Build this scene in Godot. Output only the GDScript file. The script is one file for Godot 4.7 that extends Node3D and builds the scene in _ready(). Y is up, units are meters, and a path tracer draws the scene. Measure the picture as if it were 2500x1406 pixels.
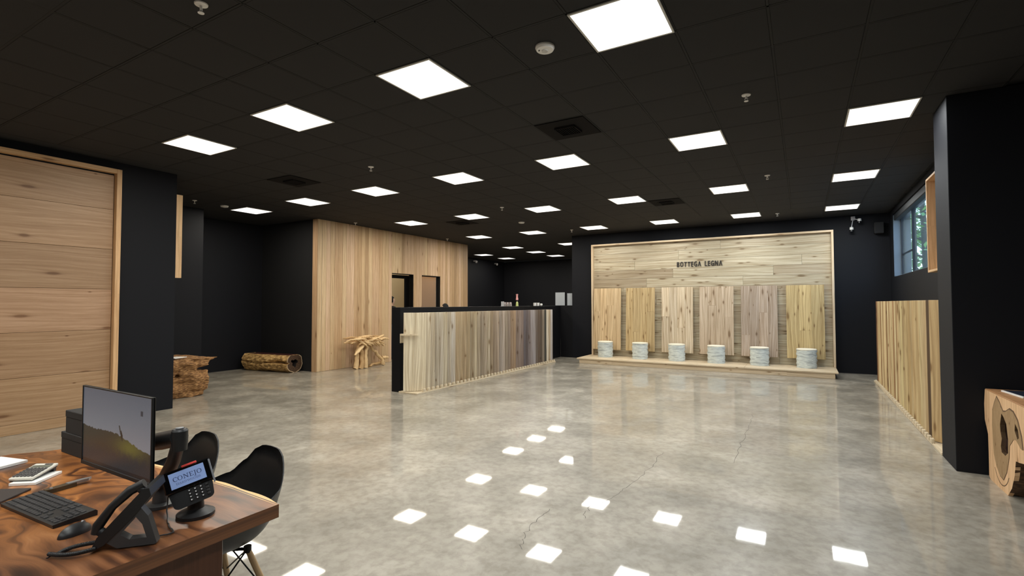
extends Node3D
# A dark flooring showroom with lit ceiling panels, plank displays and a polished concrete floor.

const CEIL := 3.62
const LIGHT_X := -1.09
const LIGHT_DX := 1.835
const LIGHT_Z := -3.474
const LIGHT_DZ := -3.03

var rng := RandomNumberGenerator.new()
var mats := {}
var tex := {}
var taken := {}


func _ready() -> void:
	rng.seed = 11
	# ---- camera
	var cam := Camera3D.new()
	cam.name = "camera"
	cam.position = Vector3(0, 1.6, 0)
	cam.basis = Basis(Vector3.UP, deg_to_rad(30.09)) * Basis(Vector3.RIGHT, deg_to_rad(1.797)) * Basis(Vector3.BACK, deg_to_rad(-0.08))
	cam.fov = 59.73
	cam.near = 0.05
	cam.far = 200.0
	add_child(cam)
	cam.current = true
	# ---- sky and exposure
	var env := Environment.new()
	var sky := Sky.new()
	var psm := ProceduralSkyMaterial.new()
	psm.sky_top_color = Color(0.50, 0.70, 0.92)
	psm.sky_horizon_color = Color(0.86, 0.93, 0.97)
	psm.ground_horizon_color = Color(0.80, 0.84, 0.84)
	psm.ground_bottom_color = Color(0.35, 0.36, 0.34)
	psm.sun_angle_max = 1.0
	sky.sky_material = psm
	env.background_mode = Environment.BG_SKY
	env.sky = sky
	env.background_energy_multiplier = 6.0
	env.tonemap_mode = Environment.TONE_MAPPER_LINEAR
	env.tonemap_exposure = 1.0
	env.sdfgi_enabled = true
	env.ssao_enabled = true
	env.ssil_enabled = true
	var we := WorldEnvironment.new()
	we.name = "environment"
	we.environment = env
	add_child(we)
	# ---- textures, then the place
	make_textures()
	lights()
	shell()
	ceiling()
	office_wall()
	window_and_outside()
	left_panel()
	display()
	counter()
	right_rack()
	ceiling_bits()
	logs()
	driftwood()
	desk()
	desk_things()
	chairs()
	people()
	counter_things()


# ------------------------------------------------------------------ naming

func numbered(called: String) -> String:
	if not taken.has(called):
		taken[called] = 0
		return called
	taken[called] += 1
	return "%s_%03d" % [called, taken[called]]


func tag(o: Node3D, label: String, category: String, group := "", kind := "") -> Node3D:
	if label != "":
		o.set_meta("label", label)
	if category != "":
		o.set_meta("category", category)
	if group != "":
		o.set_meta("group", group)
	if kind != "":
		o.set_meta("kind", kind)
	return o


func thing(called: String, label: String, category: String, at := Vector3.ZERO, turn := 0.0, group := "") -> Node3D:
	var o := Node3D.new()
	o.name = numbered(called)
	add_child(o, true)
	o.position = at
	o.rotation.y = turn
	tag(o, label, category, group)
	return o


func part(called: String, st, m: Material, parent: Node = self, at := Vector3.ZERO, b := Basis.IDENTITY) -> MeshInstance3D:
	var mi := MeshInstance3D.new()
	mi.mesh = st if st is Mesh else st.commit()
	mi.material_override = m
	mi.name = called if parent != self else numbered(called)
	parent.add_child(mi, true)
	mi.transform = Transform3D(b, at)
	return mi


func struct(called: String, st, m: Material, label := "") -> MeshInstance3D:
	var o := part(called, st, m)
	o.set_meta("kind", "structure")
	if label != "":
		o.set_meta("label", label)
	return o


func ordinal(n: int) -> String:
	var ones := ["", "first", "second", "third", "fourth", "fifth", "sixth", "seventh", "eighth", "ninth", "tenth", "eleventh", "twelfth", "thirteenth", "fourteenth", "fifteenth", "sixteenth", "seventeenth", "eighteenth", "nineteenth"]
	if n < 20:
		return ones[n]
	var tens := ["", "", "twent", "thirt", "fort", "fift"]
	if n % 10 == 0:
		return tens[n / 10] + "ieth"
	return tens[n / 10] + "y-" + ones[n % 10]


# ------------------------------------------------------------------ shapes

func mb() -> SurfaceTool:
	var st := SurfaceTool.new()
	st.begin(Mesh.PRIMITIVE_TRIANGLES)
	return st


func tri(st: SurfaceTool, a: Vector3, b: Vector3, c: Vector3, n: Vector3, ua := Vector2.ZERO, ub := Vector2.ZERO, uc := Vector2.ZERO) -> void:
	var p := [a, b, c]
	var u := [ua, ub, uc]
	if (b - a).cross(c - a).dot(n) > 0.0:
		p = [a, c, b]
		u = [ua, uc, ub]
	for i in 3:
		st.set_normal(n)
		st.set_uv(u[i])
		st.add_vertex(p[i])


func quad(st: SurfaceTool, a: Vector3, b: Vector3, c: Vector3, d: Vector3, n: Vector3, ua := Vector2.ZERO, ub := Vector2.ZERO, uc := Vector2.ZERO, ud := Vector2.ZERO) -> void:
	tri(st, a, b, c, n, ua, ub, uc)
	tri(st, a, c, d, n, ua, uc, ud)


# chamfered box; uv in metres: u across the grain axis g, v along it
func box(st: SurfaceTool, c: Vector3, s: Vector3, ch := 0.003, g := 1, uvo := Vector2.ZERO, b := Basis.IDENTITY) -> void:
	var h := s / 2.0
	ch = minf(ch, minf(h.x, minf(h.y, h.z)) * 0.8)
	var uv := func(p: Vector3, ax: int) -> Vector2:
		if ax == g:
			return uvo + Vector2(p[(g + 1) % 3], p[(g + 2) % 3])
		return uvo + Vector2(p[3 - ax - g], p[g])
	var sg := [-1.0, 1.0]
	for ax in 3:
		var j := (ax + 1) % 3
		var k := (ax + 2) % 3
		for sa in sg:
			var n := Vector3.ZERO
			n[ax] = sa
			var q: Array[Vector3] = []
			for e in [[-1, -1], [1, -1], [1, 1], [-1, 1]]:
				var p := Vector3.ZERO
				p[ax] = sa * h[ax]
				p[j] = e[0] * (h[j] - ch)
				p[k] = e[1] * (h[k] - ch)
				q.append(p)
			quad(st, c + b * q[0], c + b * q[1], c + b * q[2], c + b * q[3], b * n, uv.call(q[0], ax), uv.call(q[1], ax), uv.call(q[2], ax), uv.call(q[3], ax))
		if ch > 0.0:
			for sj in sg:
				for sk in sg:   # edges along ax
					var q: Array[Vector3] = []
					for e in [[-1.0, 0], [1.0, 0], [1.0, 1], [-1.0, 1]]:
						var p := Vector3.ZERO
						p[ax] = e[0] * (h[ax] - ch)
						p[j] = sj * (h[j] - (ch if e[1] == 0 else 0.0))
						p[k] = sk * (h[k] - (0.0 if e[1] == 0 else ch))
						q.append(p)
					var n := Vector3.ZERO
					n[j] = sj
					n[k] = sk
					n = n.normalized()
					var fa := j if j != g else k
					quad(st, c + b * q[0], c + b * q[1], c + b * q[2], c + b * q[3], b * n, uv.call(q[0], fa), uv.call(q[1], fa), uv.call(q[2], fa), uv.call(q[3], fa))
	if ch > 0.0:
		for x in sg:
			for y in sg:
				for z in sg:
					var n := Vector3(x, y, z)
					var p := n * h
					tri(st, c + b * (p - Vector3(0, y, z) * ch), c + b * (p - Vector3(x, 0, z) * ch), c + b * (p - Vector3(x, y, 0) * ch), b * n.normalized())


func bx(lo: Vector3, hi: Vector3, ch := 0.0, g := 1) -> SurfaceTool:
	var st := mb()
	box(st, (lo + hi) / 2.0, hi - lo, ch, g)
	return st


func frame_of(d: Vector3) -> Basis:
	var up := Vector3.UP if absf(d.y) < 0.9 else Vector3.RIGHT
	var x := up.cross(d).normalized()
	return Basis(x, d.cross(x).normalized(), d)


# a tube through pts; radii one per point; squash flattens it along its second axis
func tube(st: SurfaceTool, pts: Array, radii: Array, sides := 10, squash := 1.0) -> void:
	var rings := []
	var b := Basis.IDENTITY
	var run := 0.0
	var runs := []
	for i in pts.size():
		var d: Vector3 = (pts[mini(i + 1, pts.size() - 1)] - pts[maxi(i - 1, 0)]).normalized()
		if i == 0:
			b = frame_of(d)
		else:
			run += pts[i].distance_to(pts[i - 1])
			var x: Vector3 = (b.x - d * b.x.dot(d)).normalized()
			b = Basis(x, d.cross(x).normalized(), d)
		runs.append(run)
		var ring := []
		for k in sides + 1:
			var a := TAU * k / sides
			ring.append([pts[i] + (b.x * cos(a) + b.y * sin(a) * squash) * radii[i], (b.x * cos(a) + b.y * sin(a) / squash).normalized()])
		rings.append(ring)
	for i in pts.size() - 1:
		for k in sides:
			var q := [[i, k], [i, k + 1], [i + 1, k + 1], [i + 1, k]]
			var nn := Vector3.ZERO
			for e in q:
				nn += rings[e[0]][e[1]][1]
			var p := []
			for e in q:
				p.append([rings[e[0]][e[1]][0], rings[e[0]][e[1]][1], Vector2(float(e[1]) / sides * 0.3, runs[e[0]])])
			stri(st, p[0], p[1], p[2], nn)
			stri(st, p[0], p[2], p[3], nn)
	for end in [0, pts.size() - 1]:
		var d: Vector3 = (pts[1] - pts[0]).normalized() * -1.0 if end == 0 else (pts[end] - pts[end - 1]).normalized()
		for k in sides:
			tri(st, pts[end], rings[end][k][0], rings[end][k + 1][0], d)


func stri(st: SurfaceTool, a: Array, b: Array, c: Array, n: Vector3) -> void:
	var o := [a, b, c] if (b[0] - a[0]).cross(c[0] - a[0]).dot(n) <= 0.0 else [a, c, b]
	for v in o:
		st.set_normal(v[1])
		st.set_uv(v[2])
		st.add_vertex(v[0])


# turned shape about y: profile of (radius, height)
func lathe(st: SurfaceTool, prof: Array, sides := 24, at := Vector3.ZERO, b := Basis.IDENTITY) -> void:
	for i in prof.size() - 1:
		var d: Vector2 = prof[i + 1] - prof[i]
		if d.length() < 1e-6:
			continue
		var n2 := Vector2(d.y, -d.x).normalized()
		for k in sides:
			var p := []
			for e in [[i, k], [i, k + 1], [i + 1, k + 1], [i + 1, k]]:
				var a: float = TAU * e[1] / sides
				var r: Vector2 = prof[e[0]]
				p.append([at + b * Vector3(cos(a) * r.x, r.y, sin(a) * r.x), b * Vector3(cos(a) * n2.x, n2.y, sin(a) * n2.x).normalized(), Vector2(float(e[1]) / sides, r.y)])
			var nn: Vector3 = p[0][1] + p[2][1]
			stri(st, p[0], p[1], p[2], nn)
			stri(st, p[0], p[2], p[3], nn)


# polygon (x, y) pushed out along z from z0 to z1, placed by xf; holes: polygons cut through
func prism(st: SurfaceTool, poly: Array, z0: float, z1: float, xf := Transform3D.IDENTITY, holes: Array = [], back := true) -> void:
	var whole := PackedVector2Array(poly)
	if Geometry2D.is_polygon_clockwise(whole):
		whole.reverse()
	var rims := [whole]
	for h in holes:
		var hp := PackedVector2Array(h)
		if not Geometry2D.is_polygon_clockwise(hp):
			hp.reverse()
		rims.append(hp)
	var flat := whole.duplicate()
	for i in range(1, rims.size()):
		flat = bridge(flat, rims[i])
	var idx := Geometry2D.triangulate_polygon(flat)
	for z in [z0, z1]:
		if z == z0 and not back:
			continue
		var n := xf.basis * Vector3(0, 0, 1 if z == z1 else -1)
		if z1 < z0:
			n = -n
		for t in range(0, idx.size(), 3):
			var p := []
			for k in 3:
				var v: Vector2 = flat[idx[t + k]]
				p.append(v)
			tri(st, xf * Vector3(p[0].x, p[0].y, z), xf * Vector3(p[1].x, p[1].y, z), xf * Vector3(p[2].x, p[2].y, z), n.normalized(), p[0], p[1], p[2])
	for rim in rims:
		for i in rim.size():
			var a: Vector2 = rim[i]
			var b: Vector2 = rim[(i + 1) % rim.size()]
			var e := (b - a).normalized()
			var n := (xf.basis * Vector3(e.y, -e.x, 0)).normalized()
			quad(st, xf * Vector3(a.x, a.y, z0), xf * Vector3(b.x, b.y, z0), xf * Vector3(b.x, b.y, z1), xf * Vector3(a.x, a.y, z1), n, Vector2(a.x, z0), Vector2(b.x, z0), Vector2(b.x, z1), Vector2(a.x, z1))


func bridge(outer: PackedVector2Array, hole: PackedVector2Array) -> PackedVector2Array:
	var best := 1e9
	var bi := 0
	var bj := 0
	for i in outer.size():
		for j in hole.size():
			var d := outer[i].distance_squared_to(hole[j])
			if d < best:
				best = d
				bi = i
				bj = j
	var out := PackedVector2Array()
	for i in bi + 1:
		out.append(outer[i])
	for j in hole.size() + 1:
		out.append(hole[(bj + j) % hole.size()])
	for i in range(bi, outer.size()):
		out.append(outer[i])
	return out


# surface nets of a field (negative inside)
func nets(st: SurfaceTool, f: Callable, lo: Vector3, hi: Vector3, cell: float, tint = null) -> void:
	var nx := int((hi.x - lo.x) / cell) + 2
	var ny := int((hi.y - lo.y) / cell) + 2
	var nz := int((hi.z - lo.z) / cell) + 2
	var val := PackedFloat32Array()
	val.resize(nx * ny * nz)
	var at := 0
	for z in nz:
		for y in ny:
			for x in nx:
				val[at] = f.call(lo + Vector3(x, y, z) * cell)
				at += 1
	var sx := 1
	var sy := nx
	var sz := nx * ny
	var which := {}
	var corner := [0, sx, sy, sx + sy, sz, sx + sz, sy + sz, sx + sy + sz]
	var off := [Vector3(0, 0, 0), Vector3(1, 0, 0), Vector3(0, 1, 0), Vector3(1, 1, 0), Vector3(0, 0, 1), Vector3(1, 0, 1), Vector3(0, 1, 1), Vector3(1, 1, 1)]
	var edges := [[0, 1], [2, 3], [4, 5], [6, 7], [0, 2], [1, 3], [4, 6], [5, 7], [0, 4], [1, 5], [2, 6], [3, 7]]
	var count := 0
	for z in nz - 1:
		for y in ny - 1:
			for x in nx - 1:
				var i := x + y * sy + z * sz
				var m := 0
				for k in 8:
					if val[i + corner[k]] < 0.0:
						m += 1
				if m == 0 or m == 8:
					continue
				var sum := Vector3.ZERO
				var num := 0
				for e in edges:
					var a := val[i + corner[e[0]]]
					var b := val[i + corner[e[1]]]
					if (a < 0.0) != (b < 0.0):
						var t := a / (a - b)
						sum += off[e[0]].lerp(off[e[1]], t)
						num += 1
				var p := lo + (Vector3(x, y, z) + sum / num) * cell
				if tint != null:
					st.set_color(tint.call(p))
				st.set_smooth_group(0)
				st.set_uv(Vector2(p.x + p.z, p.y))
				st.add_vertex(p)
				which[i] = count
				count += 1
	for z in range(1, nz - 1):
		for y in range(1, ny - 1):
			for x in range(1, nx - 1):
				var i := x + y * sy + z * sz
				var inside := val[i] < 0.0
				for d in [[sx, sy, sz], [sy, sz, sx], [sz, sx, sy]]:
					var j: int = i + d[0]
					if (val[j] < 0.0) == inside:
						continue
					var q := [i - d[1] - d[2], i - d[2], i, i - d[1]]
					if not (which.has(q[0]) and which.has(q[1]) and which.has(q[2]) and which.has(q[3])):
						continue
					var o := [0, 2, 1, 0, 3, 2] if inside else [0, 1, 2, 0, 2, 3]
					for k in o:
						st.add_index(which[q[k]])
	st.generate_normals()


func capsule(p: Vector3, a: Vector3, b: Vector3, ra: float, rb: float) -> float:
	var ab := b - a
	var t := clampf((p - a).dot(ab) / maxf(ab.length_squared(), 1e-9), 0.0, 1.0)
	return p.distance_to(a + ab * t) - lerpf(ra, rb, t)


func smin(a: float, b: float, k: float) -> float:
	var h := maxf(k - absf(a - b), 0.0) / k
	return minf(a, b) - h * h * k * 0.25


# ------------------------------------------------------------------ materials

func mat(called: String, c: Color, rough := 0.6, metal := 0.0) -> StandardMaterial3D:
	if mats.has(called):
		return mats[called]
	var m := StandardMaterial3D.new()
	m.resource_name = called
	m.albedo_color = c
	m.roughness = rough
	m.metallic = metal
	mats[called] = m
	return m


func rgb(r: int, g: int, b: int) -> Color:
	return Color(r / 255.0, g / 255.0, b / 255.0)


# wood with the grain along v; the texture spans 1.2 m by 4 m
func wood(c: Color, kind := "oak", rough := 0.5) -> StandardMaterial3D:
	var key := "wood_%s_%s_%d" % [kind, c.to_html(false), int(rough * 100)]
	if mats.has(key):
		return mats[key]
	var m := mat(key, c, rough)
	m.albedo_texture = tex[kind]
	m.uv1_scale = Vector3(1 / 1.2, 0.25, 1)
	return m


func tri_wood(c: Color, kind: String, scale: float, rough := 0.7, bump := 0.0, stretch_by := Vector3.ONE) -> StandardMaterial3D:
	var m := mat("triwood_%s_%s_%d" % [kind, c.to_html(false), int(scale * 100)], c, rough)
	m.albedo_texture = tex[kind]
	m.uv1_triplanar = true
	m.uv1_scale = stretch_by * scale
	if bump > 0.0:
		m.heightmap_enabled = true
		m.heightmap_texture = tex[kind]
		m.heightmap_scale = bump
	return m


func noise(s: int, freq: float, oct := 3) -> FastNoiseLite:
	var n := FastNoiseLite.new()
	n.seed = s
	n.noise_type = FastNoiseLite.TYPE_SIMPLEX_SMOOTH
	n.frequency = freq
	n.fractal_octaves = oct
	if oct == 1:
		n.fractal_type = FastNoiseLite.FRACTAL_NONE
	return n


func wood_image(s: int, knots: int, band_amp: float, fine_amp: float, dark: Color, knot_c: Color) -> ImageTexture:
	var w := 512
	var h := 1024
	var bytes := PackedByteArray()
	bytes.resize(w * h * 3)
	var n1 := noise(s, 1.0, 2)
	var n2 := noise(s + 1, 1.0, 2)
	var n3 := noise(s + 2, 1.0, 1)
	var r := RandomNumberGenerator.new()
	r.seed = s
	# knots bend the grain and darken it: both are gathered in a field first
	var kd := PackedFloat32Array()
	kd.resize(w * h)
	var kb := PackedFloat32Array()
	kb.resize(w * h)
	for k in knots:
		var kx := r.randf() * 1.2
		var ky := r.randf() * 4.0
		var ks := r.randf_range(0.006, 0.02)
		var tall := r.randf_range(1.4, 4.0)
		var x0 := int((kx - ks * 6) / 1.2 * w)
		var x1 := int((kx + ks * 6) / 1.2 * w)
		var y0 := int((ky - ks * tall * 7) / 4.0 * h)
		var y1 := int((ky + ks * tall * 7) / 4.0 * h)
		for y in range(maxi(0, y0), mini(h, y1)):
			for x in range(maxi(0, x0), mini(w, x1)):
				var dx := (x * 1.2 / w - kx) / ks
				var dy := (y * 4.0 / h - ky) / (ks * tall)
				var d2 := dx * dx + dy * dy
				kd[y * w + x] += exp(-d2) + 0.35 * exp(-dx * dx * 2.5 - dy * dy * 0.12)
				kb[y * w + x] += ks * 0.9 * signf(dx) * exp(-d2 / 9.0)
	var at := 0
	for y in h:
		var ym := y * 4.0 / h
		for x in w:
			var xm := x * 1.2 / w
			var g := xm + kb[at] + 0.035 * n3.get_noise_2d(xm * 2.2, ym * 0.55)
			var v := 0.62 + band_amp * n1.get_noise_2d(g * 26.0, ym * 0.5) + fine_amp * n2.get_noise_2d(g * 170.0, ym * 3.0)
			var c := dark.lerp(Color.WHITE, clampf(v, 0.0, 1.0))
			c = c.lerp(knot_c, clampf(kd[at] * 0.9, 0.0, 0.75))
			bytes[at * 3] = int(c.r * 255)
			bytes[at * 3 + 1] = int(c.g * 255)
			bytes[at * 3 + 2] = int(c.b * 255)
			at += 1
	return ImageTexture.create_from_image(Image.create_from_data(w, h, false, Image.FORMAT_RGB8, bytes))


func desk_image() -> ImageTexture:
	var w := 1024
	var h := 512
	var bytes := PackedByteArray()
	bytes.resize(w * h * 3)
	var n1 := noise(70, 1.0, 3)
	var n2 := noise(71, 1.0, 2)
	var n3 := noise(72, 1.0, 2)
	var ramp := Gradient.new()
	ramp.offsets = PackedFloat32Array([0.0, 0.3, 0.55, 0.8, 1.0])
	ramp.colors = PackedColorArray([rgb(46, 25, 13), rgb(98, 57, 29), rgb(156, 96, 48), rgb(190, 122, 64), rgb(220, 154, 90)])
	var at := 0
	for y in h:
		for x in w:
			var xm := x * 2.1 / w      # 0 at the far end, 2.1 at the right end
			var ym := y * 1.1 / h      # 0 at the live edge
			var calm := smoothstep(1.2, 1.9, xm)
			var warp := lerpf(0.22, 0.03, calm)
			var a := ym + warp * n1.get_noise_2d(xm * 1.6, ym * 2.4) + 0.06 * (1.0 - calm) * n3.get_noise_2d(xm * 5.0, ym * 5.0)
			var line := 0.5 + 0.5 * sin(a * 70.0 + 5.0 * n3.get_noise_2d(a * 8.0, xm * 0.4))
			var v := 0.54 + 0.46 * (line - 0.5) * (0.6 + n1.get_noise_2d(xm * 2.0 + 9.0, ym * 3.0)) + 0.34 * n2.get_noise_2d(xm * 2.2, a * 9.0) + 0.10 * n2.get_noise_2d(xm * 5.0, a * 120.0)
			var c := ramp.sample(clampf(v, 0.0, 1.0))
			c = c.lerp(Color(c.r * 0.82, c.g * 0.86, c.b * 1.15), calm * 0.8)  # right end tinted purplish grey: reflected lamp light painted into the wood
			bytes[at * 3] = int(c.r * 255)
			bytes[at * 3 + 1] = int(c.g * 255)
			bytes[at * 3 + 2] = int(c.b * 255)
			at += 1
	return ImageTexture.create_from_image(Image.create_from_data(w, h, false, Image.FORMAT_RGB8, bytes))


func screen_image() -> ImageTexture:
	var w := 320
	var h := 180
	var im := Image.create(w, h, false, Image.FORMAT_RGB8)
	var n := noise(5, 0.05, 4)
	for y in h:
		for x in w:
			var u := float(x) / w
			var v := float(y) / h
			var c := rgb(98, 102, 112).lerp(rgb(128, 130, 136), v * 1.6)
			var ridge := 0.50 + 0.16 * u * u + 0.02 * sin(u * 9.0) - 0.02 * n.get_noise_2d(x * 1.5, 0)
			if v > ridge:
				var g := exp(-pow((u - 0.72) / 0.2, 2.0)) * exp(-pow((v - 0.66) / 0.13, 2.0))
				c = rgb(46, 45, 38).lerp(rgb(92, 92, 42), g)
				c = c.lerp(rgb(38, 42, 46), smoothstep(0.68, 0.86, v + 0.06 * n.get_noise_2d(x, y)))
				c = c.lightened(0.08 * maxf(n.get_noise_2d(x * 3.0, y * 9.0), 0.0))
			var dx := (u - 0.60) * w
			var dy := (v - 0.53) * h
			if absf(dx - dy * 0.25) < 5.0 - absf(dy) * 0.35 and absf(dy) < 12.0:
				c = rgb(36, 34, 30)
			if absf(dx + 8.0 + (dy + 12.0) * -0.4) < 2.5 and dy < -2.0 and dy > -22.0:
				c = rgb(44, 44, 42)
			if v > 0.955:
				c = rgb(24, 25, 28)
			if absf(u - 0.87) < 0.016 and absf(v - 0.2) < 0.03:
				c = rgb(56, 58, 66)
			im.set_pixel(x, y, c)
	return ImageTexture.create_from_image(im)


func noise_tex(n: FastNoiseLite, stops: Array, size := 1024, bump := 0.0) -> NoiseTexture2D:
	var t := NoiseTexture2D.new()
	t.width = size
	t.height = size
	t.seamless = true
	t.noise = n
	if bump > 0.0:
		t.as_normal_map = true
		t.bump_strength = bump
	else:
		var g := Gradient.new()
		var o := PackedFloat32Array()
		var c := PackedColorArray()
		for s in stops:
			o.append(s[0])
			c.append(s[1])
		g.offsets = o
		g.colors = c
		t.color_ramp = g
	return t


func make_textures() -> void:
	tex["oak"] = wood_image(3, 26, 0.55, 0.22, rgb(196, 184, 168), rgb(140, 118, 92))
	tex["rustic"] = wood_image(8, 44, 0.52, 0.24, rgb(186, 172, 152), rgb(128, 106, 80))
	tex["plain"] = wood_image(15, 8, 0.4, 0.3, rgb(200, 186, 168), rgb(140, 116, 90))
	tex["desk"] = desk_image()
	tex["screen"] = screen_image()
	var warped := noise(31, 0.006, 5)
	warped.domain_warp_enabled = true
	warped.domain_warp_amplitude = 40.0
	warped.domain_warp_frequency = 0.01
	tex["concrete"] = noise_tex(warped, [[0.0, rgb(150, 147, 140)], [0.35, rgb(164, 161, 154)], [0.6, rgb(176, 173, 166)], [1.0, rgb(196, 193, 186)]])
	var trowel := noise(32, 0.014, 6)
	trowel.fractal_gain = 0.62
	trowel.domain_warp_enabled = true
	trowel.domain_warp_amplitude = 30.0
	trowel.domain_warp_frequency = 0.02
	tex["concrete_fine"] = noise_tex(trowel, [[0.0, rgb(206, 203, 198)], [0.36, rgb(229, 227, 223)], [0.6, rgb(245, 244, 242)], [1.0, Color.WHITE]])
	var patch := noise(33, 0.012, 4)
	tex["sheen"] = noise_tex(patch, [[0.0, Color(0.3, 0.3, 0.3)], [0.45, Color(0.36, 0.36, 0.36)], [0.62, Color(0.42, 0.42, 0.42)], [1.0, Color(0.55, 0.55, 0.55)]])
	tex["seal"] = noise_tex(noise(38, 0.010, 3), [[0.0, Color(0.45, 0.45, 0.45)], [0.36, Color(0.6, 0.6, 0.6)], [0.46, Color(0.95, 0.95, 0.95)], [1.0, Color.WHITE]])
	tex["wave"] = noise_tex(noise(34, 0.008, 3), [], 1024, 1.0)
	tex["bark"] = noise_tex(noise(35, 0.03, 5), [[0.0, rgb(66, 50, 38)], [0.4, rgb(160, 140, 114)], [0.7, rgb(226, 210, 184)], [1.0, Color.WHITE]], 512)
	tex["speck"] = noise_tex(noise(36, 0.2, 3), [[0.0, rgb(170, 170, 170)], [0.5, rgb(225, 225, 225)], [1.0, Color.WHITE]], 512)
	var strata := noise(37, 0.012, 4)
	strata.domain_warp_enabled = true
	tex["strata"] = noise_tex(strata, [[0.0, rgb(150, 152, 150)], [0.38, rgb(204, 206, 202)], [0.5, rgb(232, 232, 224)], [0.62, rgb(196, 198, 194)], [1.0, rgb(244, 244, 238)]], 512)


func dark_wall() -> StandardMaterial3D:
	var m := mat("black_wall_paint", rgb(19, 20, 25), 0.65)
	m.metallic_specular = 0.32
	return m


# ------------------------------------------------------------------ lamps

func lights() -> void:
	var rows := ["nearest row", "second row from the viewer", "third row from the viewer", "fourth row from the viewer"]
	var face := mat("led_diffuser", Color.WHITE, 0.5)
	face.emission_enabled = true
	face.emission = Color(1.0, 0.985, 0.95)
	face.emission_energy_multiplier = 1.6
	var trim := mat("lamp_trim", rgb(200, 198, 192), 0.5)
	var spots := []
	var firsts := [[-3, 1], [-5, 1], [-4, 1], [-4, 1]]
	for r in 4:
		for k in range(firsts[r][0], firsts[r][1] + 1):
			if r == 0 and k == 1:
				continue
			spots.append([Vector3(LIGHT_X + LIGHT_DX * k, CEIL, LIGHT_Z + LIGHT_DZ * r), "glowing square ceiling panel, %s from the left in the %s" % [ordinal(k - firsts[r][0] + 1), rows[r]]])
	var far := [[-6.79, -15.56, "just clipped by the edge of the display wall"], [-8.97, -15.55, "first past the slatted wall, in the rear room"], [-8.98, -17.37, "middle of the rear room, nearer of the right pair"], [-8.96, -19.13, "rearmost on the right in the rear room"], [-11.36, -17.28, "beside the slatted wall's end in the rear room"], [-11.37, -19.13, "rearmost on the left in the rear room"]]
	for f in far:
		spots.append([Vector3(f[0], CEIL, f[1]), "small looking lit ceiling panel, " + f[2]])
	for r in 2:  # unseen lamps, added to brighten the desk and near floor
		for k in range(-3, 2):
			spots.append([Vector3(LIGHT_X + LIGHT_DX * k, CEIL, LIGHT_Z - LIGHT_DZ * (r + 1)), "added lit ceiling panel out of view, %s from the left in the row %s" % [ordinal(k + 4), ["over the desk", "behind the viewer"][r]]])
	var st := mb()
	box(st, Vector3(0, -0.006, 0), Vector3(0.572, 0.008, 0.572), 0.002)
	var face_mesh := st.commit()
	st = mb()
	for s in [-1, 1]:
		box(st, Vector3(s * 0.294, -0.004, 0), Vector3(0.016, 0.012, 0.604), 0.002)
		box(st, Vector3(0, -0.004, s * 0.294), Vector3(0.572, 0.012, 0.016), 0.002)
	var trim_mesh := st.commit()
	for s in spots:
		var t := thing("ceiling_light", s[1], "ceiling light", s[0], 0.0, "square ceiling light panels")
		part("diffuser", face_mesh, face, t)
		part("trim_frame", trim_mesh, trim, t)
		var a := AreaLight3D.new()
		a.name = "lamp"
		a.area_size = Vector2(0.57, 0.57)
		a.area_normalize_energy = true
		var warm := clampf((s[0].x + 1.0) / -7.0, 0.0, 1.0)
		a.light_color = Color(0.985, 1.0, 1.0).lerp(Color(1.0, 0.965, 0.90), warm)
		a.light_energy = 3.2
		a.area_range = 30.0
		a.shadow_enabled = true
		a.position = Vector3(0, -0.014, 0)
		a.rotation.x = -PI / 2
		t.add_child(a)


# ------------------------------------------------------------------ the room

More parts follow.
